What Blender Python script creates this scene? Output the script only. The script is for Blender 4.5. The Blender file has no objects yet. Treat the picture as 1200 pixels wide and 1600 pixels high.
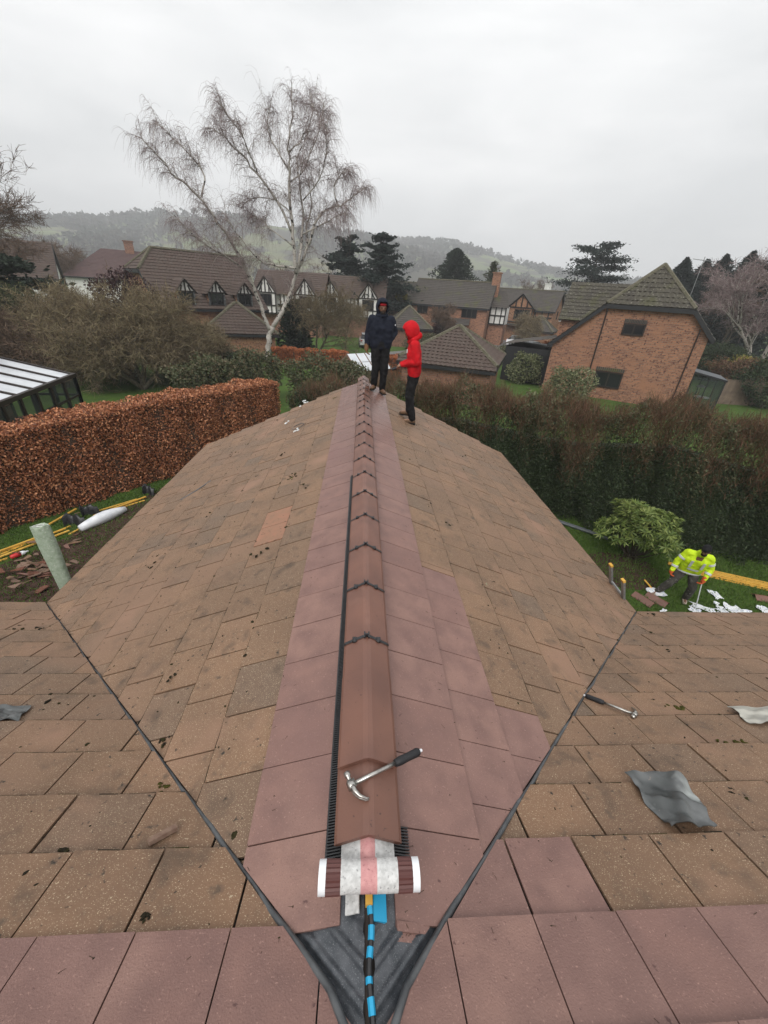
import bpy, math, random
import numpy as np
from mathutils import Vector, Matrix
random.seed(11); RS = np.random.RandomState(11)
SC = bpy.context.scene; COL = SC.collection
R = math.radians
# ------------------------------------------------------------------ camera
F = 618.0; CAM = np.array([-.08, 0., 6.0])
pi_, ya_, ro_ = R(29.1), R(4.6), R(3.86)
FW = np.array([math.sin(ya_)*math.cos(pi_), math.cos(ya_)*math.cos(pi_), -math.sin(pi_)])
_r = np.array([math.cos(ya_), -math.sin(ya_), 0.]); _u = np.cross(_r, FW)
RT = _r*math.cos(ro_)+_u*math.sin(ro_); UP = -_r*math.sin(ro_)+_u*math.cos(ro_)
cd = bpy.data.cameras.new('camera'); cam = bpy.data.objects.new('camera', cd); COL.objects.link(cam)
cd.sensor_fit = 'VERTICAL'; cd.sensor_height = 36; cd.lens = F/1600*36; cd.clip_start = .05; cd.clip_end = 6000
cam.matrix_world = Matrix(((RT[0], UP[0], -FW[0], CAM[0]), (RT[1], UP[1], -FW[1], CAM[1]), (RT[2], UP[2], -FW[2], CAM[2]), (0, 0, 0, 1)))
SC.camera = cam
SC.render.resolution_x = 768; SC.render.resolution_y = 1024
# ------------------------------------------------------------------ sky, sun, exposure
W = bpy.data.worlds.new('World'); SC.world = W; W.use_nodes = True
nt = W.node_tree; nt.nodes.clear()
def wn(t, **k):
    n = nt.nodes.new(t)
    for a, b in k.items(): setattr(n, a, b)
    return n
wo = wn('ShaderNodeOutputWorld'); bg = wn('ShaderNodeBackground'); nt.links.new(bg.outputs[0], wo.inputs[0])
sky = wn('ShaderNodeTexSky', sky_type='NISHITA', sun_disc=False, sun_elevation=R(48), sun_rotation=R(200))
hs = wn('ShaderNodeHueSaturation'); hs.inputs['Saturation'].default_value = .1; nt.links.new(sky.outputs[0], hs.inputs['Color'])
tc = wn('ShaderNodeTexCoord'); mp = wn('ShaderNodeMapping'); mp.inputs['Scale'].default_value = (1, 1, 3.6)
nt.links.new(tc.outputs['Generated'], mp.inputs[0])
no = wn('ShaderNodeTexNoise'); no.inputs['Scale'].default_value = 2.3; no.inputs['Detail'].default_value = 5; no.inputs['Roughness'].default_value = .5; no.inputs['Distortion'].default_value = .35
nt.links.new(mp.outputs[0], no.inputs['Vector'])
cr = wn('ShaderNodeValToRGB'); cr.color_ramp.elements[0].position = .32; cr.color_ramp.elements[1].position = .68
cr.color_ramp.elements[0].color = (.73, .745, .755, 1); cr.color_ramp.elements[1].color = (1, 1, 1, 1)
nt.links.new(no.outputs['Fac'], cr.inputs[0])
sp = wn('ShaderNodeSeparateXYZ'); nt.links.new(tc.outputs['Generated'], sp.inputs[0])
mr = wn('ShaderNodeMapRange'); mr.inputs[1].default_value = 0; mr.inputs[2].default_value = .8; mr.inputs[3].default_value = 6.7; mr.inputs[4].default_value = 9.9
nt.links.new(sp.outputs['Z'], mr.inputs[0])
ml = wn('ShaderNodeVectorMath', operation='SCALE'); nt.links.new(cr.outputs[0], ml.inputs[0]); nt.links.new(mr.outputs[0], ml.inputs['Scale'])
mx = wn('ShaderNodeMix', data_type='RGBA'); mx.inputs[0].default_value = .9
nt.links.new(hs.outputs[0], mx.inputs[6]); nt.links.new(ml.outputs[0], mx.inputs[7]); nt.links.new(mx.outputs[2], bg.inputs[0])
bg.inputs[1].default_value = .1
sl = bpy.data.lights.new('sun', 'SUN'); sl.energy = 1.4; sl.angle = R(35); sl.color = (1, .97, .93)
so = bpy.data.objects.new('sun', sl); COL.objects.link(so); so.rotation_euler = (R(42), 0, R(-20))
SC.view_settings.view_transform = 'Standard'; SC.view_settings.look = 'None'; SC.view_settings.exposure = .66; SC.view_settings.gamma = 1
# ------------------------------------------------------------------ pixel -> place
def A3(*a): return np.array(a, float)
def nrm(v): v = np.asarray(v, float); return v/np.linalg.norm(v)
def ray(x, y): return nrm(FW*F+RT*(x-600)-UP*(y-800))
def at_z(x, y, z=0.): d = ray(x, y); return CAM+d*(z-6.0)/d[2]
def on_plane(x, y, p, n): d = ray(x, y); n = np.asarray(n, float); return CAM+d*np.dot(np.asarray(p)-CAM, n)/np.dot(d, n)
def at_d(x, y, dist): d = ray(x, y); return CAM+d*dist/math.hypot(d[0], d[1])
# ------------------------------------------------------------------ meshes
class MB:
    def __init__(s): s.V = []; s.Q = []; s.T = []; s.n = 0; s.Rn = []
    def add(s, V, Q=None, T=None, rnd=None):
        V = np.asarray(V, float).reshape(-1, 3)
        if Q is not None and len(Q): s.Q.append(np.asarray(Q, int)+s.n)
        if T is not None and len(T): s.T.append(np.asarray(T, int)+s.n)
        s.V.append(V); s.n += len(V)
        s.Rn.append(np.full(len(V), random.random() if rnd is None else 0.)+(0 if rnd is None else np.asarray(rnd)))
        return s
    def poly(s, faces, V, rnd=None):
        T = [];
        Q = []
        for f in faces:
            if len(f) == 4: Q.append(f)
            else:
                for i in range(1, len(f)-1): T.append((f[0], f[i], f[i+1]))
        return s.add(V, Q, T, rnd)
    def box(s, c, size, Rm=None, rnd=None, taper=1.):
        h = np.asarray(size, float)/2; t = taper
        P = np.array([(-1, -1, -1), (1, -1, -1), (1, 1, -1), (-1, 1, -1), (-t, -t, 1), (t, -t, 1), (t, t, 1), (-t, t, 1)])*h
        if Rm is not None: P = P@np.asarray(Rm).T
        return s.add(P+np.asarray(c, float), [(0, 3, 2, 1), (4, 5, 6, 7), (0, 1, 5, 4), (1, 2, 6, 5), (2, 3, 7, 6), (3, 0, 4, 7)], None, rnd)
    def beam(s, a, b, w, h, up=(0, 0, 1), rnd=None):
        a = np.asarray(a, float); b = np.asarray(b, float); z = b-a; L = np.linalg.norm(z); z = z/L
        x = np.cross(np.asarray(up, float), z)
        if np.linalg.norm(x) < 1e-4: x = np.cross((1, 0, 0), z)
        x = nrm(x); y = np.cross(z, x)
        return s.box((a+b)/2, (w, h, L), np.stack([x, y, z], 1), rnd)
    def tube(s, P, rad, n=6, rnd=None, cap=True):
        P = np.asarray(P, float); m = len(P); rad = np.broadcast_to(np.asarray(rad, float), (m,))
        d = np.gradient(P, axis=0); d /= np.linalg.norm(d, axis=1)[:, None]+1e-9
        ref = A3(0, 0, 1) if abs(d[:, 2]).mean() < .8 else A3(1, 0, 0)
        x = np.cross(d, ref); x /= np.linalg.norm(x, axis=1)[:, None]+1e-9; y = np.cross(d, x)
        a = np.arange(n)*2*math.pi/n
        V = (P[:, None]+rad[:, None, None]*(x[:, None]*np.cos(a)[None, :, None]+y[:, None]*np.sin(a)[None, :, None])).reshape(-1, 3)
        i = np.arange(m-1)[:, None]*n; j = np.arange(n)[None]; k = (j+1) % n
        Q = np.stack([i+j, i+k, i+n+k, i+n+j], -1).reshape(-1, 4)
        T = []
        if cap:
            for b, o in ((0, 1), ((m-1)*n, 0)):
                for q in range(1, n-1): T.append((b, b+q+1, b+q) if o else (b, b+q, b+q+1))
        return s.add(V, Q, T, rnd)
    def lathe(s, c, prof, n=16, axis=(0, 0, 1), rnd=None):
        ax = nrm(axis); P = [np.asarray(c)+ax*p[1] for p in prof]
        ref = A3(1, 0, 0) if abs(ax[0]) < .8 else A3(0, 1, 0)
        x = nrm(np.cross(ax, ref)); y = np.cross(ax, x); a = np.arange(n)*2*math.pi/n
        ring = x[None]*np.cos(a)[:, None]+y[None]*np.sin(a)[:, None]
        V = np.concatenate([P[i][None]+max(prof[i][0], 1e-4)*ring for i in range(len(prof))])
        i = np.arange(len(prof)-1)[:, None]*n; j = np.arange(n)[None]; k = (j+1) % n
        Q = np.stack([i+j, i+k, i+n+k, i+n+j], -1).reshape(-1, 4); b = (len(prof)-1)*n
        T = [(0, q+1, q) for q in range(1, n-1)]+[(b, b+q, b+q+1) for q in range(1, n-1)]
        return s.add(V, Q, T, rnd)
    def ball(s, c, r, nu=12, nv=8, Rm=None, rnd=None, noise=0.):
        r = np.broadcast_to(np.asarray(r, float), (3,)); th = np.linspace(.02, math.pi-.02, nv+1); a = np.arange(nu)*2*math.pi/nu
        V = np.stack([np.outer(np.sin(th), np.cos(a)), np.outer(np.sin(th), np.sin(a)), np.outer(np.cos(th), np.ones(nu))], -1).reshape(-1, 3)
        if noise: V = V*(1+noise*(RS.rand(len(V), 1)-.5)*2)
        V = V*r
        if Rm is not None: V = V@np.asarray(Rm).T
        i = np.arange(nv)[:, None]*nu; j = np.arange(nu)[None]; k = (j+1) % nu
        Q = np.stack([i+j, i+nu+j, i+nu+k, i+k], -1).reshape(-1, 4); b = nv*nu
        T = [(0, q, q+1) for q in range(1, nu-1)]+[(b, b+q+1, b+q) for q in range(1, nu-1)]
        return s.add(V+np.asarray(c, float), Q, T, rnd)
    def prism(s, pts, n, rnd=None):          # planar polygon pts (k,3), extruded by -n
        P = np.asarray(pts, float); k = len(P); n = np.asarray(n, float)
        V = np.concatenate([P, P-n]); f = [tuple(range(k)), tuple(range(2*k-1, k-1, -1))]+[(i, i+k, (i+1) % k+k, (i+1) % k) for i in range(k)]
        return s.poly(f, V, rnd)
    def grid(s, P, rnd=None):                # P (a,b,3)
        a, b = P.shape[:2]; i = np.arange(a-1)[:, None]*b; j = np.arange(b-1)[None]
        return s.add(P.reshape(-1, 3), np.stack([i+j, i+j+1, i+b+j+1, i+b+j], -1).reshape(-1, 4), None, rnd)
    def leaves(s, Cn, dirs, size, aspect=.55, rnd=None, fold=.25):
        Cn = np.asarray(Cn, float); N = len(Cn); d = np.asarray(dirs, float); d = d/(np.linalg.norm(d, axis=1)[:, None]+1e-9)
        r = RS.randn(N, 3); sd = np.cross(d, r); sd /= np.linalg.norm(sd, axis=1)[:, None]+1e-9; up = np.cross(sd, d)
        size = np.broadcast_to(np.asarray(size, float), (N,))[:, None]
        V = np.stack([Cn-d*size*.5, Cn+sd*size*aspect*.5+up*size*fold*.4, Cn+d*size*.5, Cn-sd*size*aspect*.5+up*size*fold*.4], 1).reshape(-1, 3)
        rr = RS.rand(N) if rnd is None else rnd
        return s.add(V, np.arange(N*4).reshape(-1, 4), None, np.repeat(rr, 4))
    def sticks(s, A, B, ra, rb, rnd=None):   # many thin three-sided twigs
        A = np.asarray(A, float); B = np.asarray(B, float); N = len(A); d = B-A; d /= np.linalg.norm(d, axis=1)[:, None]+1e-9
        x = np.cross(d, RS.randn(N, 3)); x /= np.linalg.norm(x, axis=1)[:, None]+1e-9; y = np.cross(d, x)
        ra = np.broadcast_to(ra, (N,))[:, None]; rb = np.broadcast_to(rb, (N,))[:, None]; L = []
        for P, r in ((A, ra), (B, rb)):
            for k in range(3):
                a = k*2*math.pi/3; L.append(P+r*(x*math.cos(a)+y*math.sin(a)))
        V = np.stack(L, 1).reshape(-1, 3); b = np.arange(N)[:, None]*6
        Q = np.concatenate([b+np.array([[k, (k+1) % 3, (k+1) % 3+3, k+3]]) for k in range(3)])
        return s.add(V, Q, None, np.repeat(RS.rand(N) if rnd is None else rnd, 6))
    def build(s, name, mat, parent=None, smooth=False, local=False, uv=False, kind=None):
        V = np.concatenate(s.V) if s.V else np.zeros((0, 3)); rn = np.concatenate(s.Rn) if s.Rn else np.zeros(0)
        if parent is not None and not local:
            o = parent
            while o is not None: V = V-np.array(o.location); o = o.parent
        me = bpy.data.meshes.new(name); me.vertices.add(len(V)); me.vertices.foreach_set('co', V.ravel())
        Q = np.concatenate(s.Q) if s.Q else np.zeros((0, 4), int); T = np.concatenate(s.T) if s.T else np.zeros((0, 3), int)
        me.loops.add(len(Q)*4+len(T)*3); me.loops.foreach_set('vertex_index', np.concatenate([Q.ravel(), T.ravel()]).astype(np.int32))
        me.polygons.add(len(Q)+len(T))
        me.polygons.foreach_set('loop_start', np.concatenate([np.arange(len(Q))*4, len(Q)*4+np.arange(len(T))*3]).astype(np.int32))
        at = me.attributes.new('rnd', 'FLOAT', 'POINT'); at.data.foreach_set('value', rn.astype(np.float32))
        me.update(calc_edges=True); me.validate()
        me.shade_smooth() if smooth else me.shade_flat()
        if uv:
            ul = me.uv_layers.new(name='UVMap')
            for p in me.polygons:
                n = p.normal; t = Vector((-n.y, n.x, 0))
                t = t.normalized() if t.length > 1e-3 else Vector((1, 0, 0)); b = n.cross(t)
                for li in p.loop_indices:
                    co = me.vertices[me.loops[li].vertex_index].co; ul.data[li].uv = (co.dot(t), co.dot(b))
        me.materials.append(MAT[mat] if isinstance(mat, str) else mat)
        o = bpy.data.objects.new(name, me); COL.objects.link(o)
        if parent is not None: o.parent = parent
        if kind: o['kind'] = kind
        return o
def thing(name, label, cat, loc=(0, 0, 0), rz=0., group=None):
    o = bpy.data.objects.new(name, None); COL.objects.link(o); o.location = [float(c) for c in loc]; o.rotation_euler = (0, 0, rz)
    o.empty_display_size = .2
    return tag(o, label, cat, group)
def tag(o, label, cat, group=None):
    o['label'] = label; o['category'] = cat
    if group: o['group'] = group
    return o
def struct(name, mb, mat, **k):
    o = mb.build(name, mat, **k); o['kind'] = 'structure'; return o
def copy_tree(o, parent=None):
    c = o.copy(); COL.objects.link(c)
    if parent is not None: c.parent = parent
    for ch in list(o.children): copy_tree(ch, c)
    return c
# ------------------------------------------------------------------ materials
MAT = {}
def pm(name, col, rough=.7, spec=.4, var=None, vscale=8., vdet=6, spots=None, bump=None, rndc=None, metal=0., coat=0., alpha=None, coords='Object', uvtex=None, wet=None):
    """principled material: base colour, noise variation towards var, spots [(scale,lo,hi,colour)], bump (scale,strength), rndc = colours picked by the rnd attribute"""
    m = bpy.data.materials.new(name); m.use_nodes = True; t = m.node_tree; b = t.nodes['Principled BSDF']; L = t.links.new
    def N(ty, **k):
        n = t.nodes.new(ty)
        for a, c in k.items(): setattr(n, a, c)
        return n
    b.inputs['Roughness'].default_value = rough; b.inputs['Specular IOR Level'].default_value = spec; b.inputs['Metallic'].default_value = metal
    if coat: b.inputs['Coat Weight'].default_value = coat; b.inputs['Coat Roughness'].default_value = .1
    c4 = lambda c: (c[0], c[1], c[2], 1)
    co = N('ShaderNodeTexCoord'); out = None
    if rndc:
        at = N('ShaderNodeAttribute', attribute_name='rnd'); r = N('ShaderNodeValToRGB'); L(at.outputs['Fac'], r.inputs[0]); e = r.color_ramp.elements
        e[0].color = c4(rndc[0]); e[1].color = c4(rndc[-1]); e[0].position = 0.; e[1].position = 1.
        for i in range(1, len(rndc)-1): x = e.new(i/(len(rndc)-1)); x.color = c4(rndc[i])
        out = r.outputs[0]
    else:
        rg = N('ShaderNodeRGB'); rg.outputs[0].default_value = c4(col or (1, 1, 1)); out = rg.outputs[0]
    if uvtex:
        kind, bw, bh, c1, c2, mo, ms = uvtex
        uvn = N('ShaderNodeUVMap'); bt = N('ShaderNodeTexBrick'); L(uvn.outputs[0], bt.inputs['Vector'])
        bt.inputs['Color1'].default_value = c4(c1); bt.inputs['Color2'].default_value = c4(c2); bt.inputs['Mortar'].default_value = c4(mo)
        bt.inputs['Scale'].default_value = 1; bt.inputs['Mortar Size'].default_value = ms; bt.inputs['Brick Width'].default_value = bw; bt.inputs['Row Height'].default_value = bh; bt.inputs['Bias'].default_value = -.1
        out = bt.outputs['Color']
        bp = N('ShaderNodeBump'); bp.inputs['Strength'].default_value = .35; bp.inputs['Distance'].default_value = .02; L(bt.outputs['Fac'], bp.inputs['Height']); bp.invert = True
        L(bp.outputs[0], b.inputs['Normal'])
    def mixc(a, fac, c):
        x = N('ShaderNodeMix', data_type='RGBA'); L(fac, x.inputs[0]); L(a, x.inputs[6]); x.inputs[7].default_value = c4(c); return x.outputs[2]
    def noise(sc, det, lo, hi, ty='n'):
        if ty == 'v':
            n = N('ShaderNodeTexVoronoi'); n.inputs['Scale'].default_value = sc; o = n.outputs['Distance']
        else:
            n = N('ShaderNodeTexNoise'); n.inputs['Scale'].default_value = sc; n.inputs['Detail'].default_value = det; o = n.outputs['Fac']
        L(co.outputs[coords], n.inputs['Vector']); r = N('ShaderNodeMapRange'); r.inputs[1].default_value = lo; r.inputs[2].default_value = hi
        L(o, r.inputs[0]); return r.outputs[0]
    if var is not None: out = mixc(out, noise(vscale, vdet, .35, .68), var)
    for s in (spots or []):
        out = mixc(out, noise(s[0], 3, s[1], s[2], s[4] if len(s) > 4 else 'n'), s[3])
    L(out, b.inputs['Base Color'])
    if bump:
        n = N('ShaderNodeTexNoise'); n.inputs['Scale'].default_value = bump[0]; n.inputs['Detail'].default_value = 5; L(co.outputs[coords], n.inputs['Vector'])
        bp2 = N('ShaderNodeBump'); bp2.inputs['Strength'].default_value = bump[1]; bp2.inputs['Distance'].default_value = bump[2] if len(bump) > 2 else .01
        L(n.outputs['Fac'], bp2.inputs['Height'])
        if uvtex: L(bp.outputs[0], bp2.inputs['Normal'])
        L(bp2.outputs[0], b.inputs['Normal'])
    if wet:                                   # rain-wet towards the far end: lower roughness
        sx = N('ShaderNodeSeparateXYZ'); L(co.outputs['Object'], sx.inputs[0]); r1 = N('ShaderNodeMapRange'); r1.inputs[1].default_value, r1.inputs[2].default_value, r1.inputs[3].default_value, r1.inputs[4].default_value = wet
        L(sx.outputs['Y'], r1.inputs[0]); L(r1.outputs[0], b.inputs['Roughness'])
    if alpha is not None: b.inputs['Alpha'].default_value = alpha
    MAT[name] = m; return m
pm('old_tile', None, .62, .35, rndc=[(.18, .108, .066), (.198, .118, .071), (.212, .124, .074), (.19, .113, .069), (.225, .132, .08), (.184, .112, .069), (.135, .093, .066), (.204, .119, .072)], var=(.15, .091, .057), vscale=2.2,
   spots=[(210, .61, .67, (.46, .36, .24)), (70, .70, .74, (.4, .32, .22)), (6, .57, .78, (.085, .058, .04)), (15, .62, .76, (.11, .074, .05)), (.8, .55, .75, (.215, .13, .085)), (30, .67, .74, (.03, .024, .018)), (1.3, .6, .75, (.25, .148, .098))], bump=(90, .5, .004))
pm('new_tile', None, .55, .4, wet=(-1., 4., .55, .26), rndc=[(.195, .108, .09), (.232, .131, .108), (.208, .12, .102), (.246, .142, .115)], var=(.17, .096, .082), vscale=7, vdet=12,
   spots=[(38, .7, .74, (.1, .05, .045)), (2.2, .6, .8, (.27, .16, .13)), (130, .62, .72, (.3, .18, .15)), (220, .62, .7, (.15, .08, .068)), (.9, .6, .72, (.19, .105, .092))], bump=(160, .6, .004))
pm('ridge_tile', None, .45, .45, wet=(-1., 4., .45, .26), rndc=[(.16, .075, .052), (.18, .085, .06), (.2, .098, .072)], var=(.13, .062, .046), vscale=4, vdet=8, spots=[(45, .68, .74, (.08, .04, .03)), (3, .62, .8, (.26, .14, .105))], bump=(120, .25, .003))
pm('black_plastic', (.012, .012, .013), .38, .5, var=(.022, .022, .024), vscale=20)
pm('rubber', (.04, .043, .047), .4, .5, var=(.085, .09, .094), vscale=14, bump=(60, .2, .004))
pm('tray', (.035, .04, .047), .3, .5, var=(.075, .08, .09), vscale=28, vdet=8, spots=[(300, .6, .7, (.17, .175, .185))], bump=(200, .25, .002))
pm('felt', (.03, .026, .024), .9, .2, var=(.05, .04, .035), vscale=6)
pm('blue', (.02, .3, .52), .5, .4)
pm('timber', (.42, .27, .13), .75, .3, var=(.34, .2, .09), vscale=12)
pm('batten', None, .7, .3, rndc=[(.62, .36, .06), (.68, .42, .09), (.58, .33, .05)], var=(.5, .28, .05), vscale=9)
pm('weathered_wood', (.16, .1, .075), .85, .2, var=(.22, .15, .11), vscale=40)
pm('moss', None, .95, .1, rndc=[(.016, .014, .01), (.024, .02, .013), (.035, .032, .012), (.02, .016, .012)], bump=(90, .8, .01))
pm('green_moss', (.07, .068, .015), .95, .1, var=(.035, .03, .01), vscale=60, bump=(90, .8, .01))
pm('lead', (.12, .125, .125), .42, .5, var=(.035, .04, .04), vscale=7, vdet=2, spots=[(5, .6, .7, (.3, .32, .31)), (11, .62, .68, (.03, .032, .032)), (16, .66, .74, (.3, .24, .2))], bump=(18, .4, .01))
pm('pale_lead', (.42, .41, .36), .55, .4, var=(.3, .29, .26), vscale=12, bump=(25, .3, .01))
pm('white_fabric', (.6, .6, .59), .85, .2, var=(.42, .42, .41), vscale=60, spots=[(90, .62, .7, (.28, .28, .28))], bump=(220, .5, .003))
pm('pink_fabric', (.55, .29, .28), .85, .2, var=(.46, .22, .22), vscale=60, spots=[(120, .64, .72, (.3, .14, .14))], bump=(220, .5, .003))
pm('tape', (.72, .74, .76), .4, .4)
pm('pleat', (.09, .032, .028), .5, .4)
pm('steel', (.5, .49, .46), .28, .5, metal=.9, var=(.28, .26, .24), vscale=40)
pm('grip', (.014, .014, .016), .6, .4, bump=(160, .5, .002))
pm('white_paper', (.74, .75, .76), .7, .3, var=(.6, .62, .64), vscale=10, spots=[(30, .6, .64, (.2, .26, .45))])
pm('white_plastic', (.75, .76, .78), .4, .4, var=(.6, .62, .66), vscale=6)
pm('mint', (.36, .42, .33), .85, .2, var=(.26, .32, .23), vscale=14, bump=(18, .6, .02), spots=[(40, .62, .7, (.5, .54, .45))])
pm('red_plastic', (.5, .03, .03), .4, .4)
pm('gutter', (.03, .012, .011), .45, .3, var=(.045, .016, .014), vscale=4)
pm('upvc_grey', (.1, .11, .12), .4, .4)
pm('aluminium', (.3, .31, .31), .4, .5, metal=.5, var=(.2, .2, .2), vscale=30)
pm('grass', (.065, .115, .02), .9, .15, var=(.042, .075, .016), vscale=1.3, vdet=8, spots=[(28, .58, .7, (.07, .09, .025))], bump=(60, .9, .03))
pm('blade', None, .8, .2, rndc=[(.06, .12, .018), (.085, .155, .025), (.11, .155, .04), (.055, .095, .02)])
pm('soil', (.045, .028, .02), .95, .1, var=(.075, .048, .036), vscale=5, vdet=8, spots=[(22, .6, .68, (.1, .05, .042)), (50, .64, .7, (.02, .014, .01))], bump=(14, 1, .08))
pm('asphalt', (.11, .108, .11), .45, .5, var=(.16, .155, .155), vscale=.6)
pm('field', (.1, .14, .045), .95, .1, var=(.13, .12, .06), vscale=.012, spots=[(.02, .5, .54, (.06, .055, .04)), (.03, .62, .66, (.16, .2, .07))])
pm('far_wood', None, 1, 0, rndc=[(.04, .035, .028), (.055, .045, .036), (.04, .045, .03), (.03, .035, .025)])
BR = [((.34, .158, .09), (.16, .07, .047), (.24, .175, .13)), ((.28, .13, .08), (.15, .066, .045), (.2, .15, .12)), ((.37, .19, .1), (.22, .1, .06), (.26, .19, .14))]
for i, (a, b_, c) in enumerate(BR):
    pm('brick%d' % i, None, .85, .2, uvtex=('b', .3, .105, a, b_, c, .014), spots=[(7, .57, .65, (.09, .045, .038)), (.6, .55, .75, (.3, .15, .09))])
pm('roof_grey', None, .8, .25, rndc=[(.042, .036, .034), (.055, .046, .042), (.07, .06, .054), (.045, .04, .037)], var=(.07, .062, .055), vscale=2.2, spots=[(14, .62, .7, (.12, .115, .09)), (.7, .55, .72, (.075, .075, .035))], bump=(40, .4, .01))
pm('roof_brown', None, .8, .25, rndc=[(.06, .042, .036), (.075, .052, .044), (.09, .062, .05)], var=(.08, .06, .05), vscale=2, spots=[(12, .62, .7, (.12, .1, .08))])
pm('roof_mossy', None, .85, .2, rndc=[(.045, .04, .036), (.06, .053, .044), (.052, .047, .036)], var=(.075, .068, .052), vscale=1.6, spots=[(9, .6, .68, (.17, .165, .13)), (.9, .56, .75, (.07, .07, .032))], bump=(40, .5, .012))
pm('ridge_mossy', (.12, .108, .08), .9, .2, var=(.075, .07, .042), vscale=5, spots=[(14, .6, .68, (.22, .21, .17))])
pm('roof_plum', None, .75, .3, rndc=[(.085, .05, .048), (.1, .06, .055)], var=(.07, .042, .04), vscale=2)
pm('render', (.68, .67, .64), .9, .2, var=(.55, .54, .51), vscale=2)
pm('beam', (.02, .017, .015), .75, .3)
pm('cream', (.5, .46, .36), .85, .2)
pm('glass', (.012, .014, .016), .08, .5)
pm('clear_glass', (.05, .06, .06), .05, .5, alpha=.4)
pm('poly_sheet', (.62, .64, .67), .3, .4, var=(.5, .52, .55), vscale=2)
pm('brown_frame', (.022, .014, .011), .45, .4)
pm('fascia', (.016, .016, .018), .5, .4)
pm('white_paint', (.74, .74, .72), .5, .4)
pm('car_white', (.7, .71, .72), .25, .5, coat=.6)
pm('car_silver', (.36, .38, .4), .25, .5, coat=.6, metal=.3)
pm('tyre', (.012, .012, .012), .8, .3)
pm('fence', (.2, .15, .11), .9, .2, var=(.13, .1, .08), vscale=3)
pm('fence_rust', (.2, .085, .045), .9, .2, var=(.26, .12, .07), vscale=1.5)
pm('bark', (.06, .048, .036), .95, .1, var=(.09, .08, .055), vscale=6)
pm('bark_birch', (.44, .41, .37), .8, .2, var=(.3, .27, .24), vscale=3, spots=[(4.5, .58, .62, (.03, .026, .024)), (11, .64, .68, (.05, .04, .035))])
pm('birch_twig', None, .9, .1, rndc=[(.16, .11, .11), (.2, .15, .145), (.28, .22, .215)])
pm('twig_olive', None, .95, .1, rndc=[(.065, .047, .033), (.16, .12, .075), (.25, .21, .125), (.1, .072, .048)])
pm('twig_brown', None, .95, .1, rndc=[(.06, .04, .03), (.12, .08, .058), (.17, .12, .085), (.08, .05, .038)])
pm('twig_red', None, .95, .1, rndc=[(.085, .045, .032), (.15, .078, .052), (.15, .1, .06), (.075, .05, .032), (.075, .08, .035)])
pm('beech', None, .55, .4, rndc=[(.15, .05, .022), (.3, .105, .045), (.44, .175, .078), (.58, .28, .14), (.26, .09, .038), (.09, .035, .02)])
pm('beech_far', None, .6, .3, rndc=[(.22, .06, .022), (.38, .115, .04), (.44, .16, .065), (.16, .05, .02)])
pm('laurel', None, .6, .15, rndc=[(.012, .02, .01), (.024, .038, .018), (.035, .052, .024), (.055, .075, .036), (.03, .03, .018)])
pm('mixed', None, .6, .3, rndc=[(.03, .042, .018), (.07, .078, .034), (.11, .08, .045), (.055, .068, .028), (.1, .11, .055)])
pm('variegated', None, .6, .3, rndc=[(.06, .085, .03), (.12, .13, .06), (.2, .2, .11), (.08, .1, .035)])
pm('yellow_leaf', None, .6, .3, rndc=[(.2, .17, .03), (.3, .26, .06), (.12, .13, .03)])
pm('rhodo', None, .5, .25, rndc=[(.045, .075, .016), (.085, .125, .028), (.14, .18, .045), (.19, .22, .065), (.3, .26, .045)])
pm('conifer', None, .8, .2, rndc=[(.01, .018, .011), (.018, .028, .017), (.026, .038, .022)])
pm('yew', None, .8, .2, rndc=[(.03, .04, .016), (.05, .058, .024), (.07, .07, .03)])
pm('pine', None, .8, .2, rndc=[(.012, .019, .017), (.02, .03, .026), (.03, .042, .034)])
pm('purple_leaf', None, .7, .2, rndc=[(.03, .014, .016), (.05, .024, .024)])
pm('skin', (.28, .15, .095), .5, .4, var=(.24, .12, .075), vscale=20)
pm('skin_dark', (.16, .085, .055), .5, .4, var=(.13, .066, .042), vscale=20)
pm('hair', (.009, .008, .007), .7, .3)
pm('navy', (.006, .0085, .017), .85, .25, var=(.011, .014, .025), vscale=7, bump=(9, .9, .03))
pm('black_cloth', (.0065, .0065, .0075), .85, .2, var=(.014, .014, .015), vscale=6, bump=(10, .9, .03))
pm('red_cloth', (.5, .008, .014), .85, .2, var=(.36, .005, .009), vscale=6, bump=(10, .9, .03))
pm('hivis', (.56, .76, .015), .6, .3, var=(.46, .64, .012), vscale=5, bump=(9, .9, .03))
pm('reflective', (.52, .54, .55), .4, .5)
pm('grey_cloth', (.085, .08, .07), .9, .2, var=(.05, .047, .042), vscale=9, bump=(10, .9, .03), spots=[(22, .66, .7, (.28, .27, .25))])
pm('boot', (.13, .075, .04), .75, .3, var=(.07, .04, .025), vscale=14)
pm('shoe', (.42, .36, .3), .7, .3, var=(.25, .2, .16), vscale=20)
pm('glove_orange', (.5, .09, .025), .7, .3)
pm('glove_tan', (.16, .085, .04), .8, .3)
pm('logo', (.7, .72, .75), .6, .3)
pm('chalk', (.32, .42, .28), .9, .1)
pm('mortar', (.68, .7, .7), .9, .1)
pm('red_dark', (.2, .006, .01), .85, .2)
pm('salmon_tile', (.29, .145, .092), .6, .3, var=(.235, .135, .086), vscale=9, spots=[(30, .62, .7, (.1, .06, .04))])
pm('bark_lichen', (.15, .135, .095), .95, .1, var=(.08, .065, .045), vscale=9)
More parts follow.
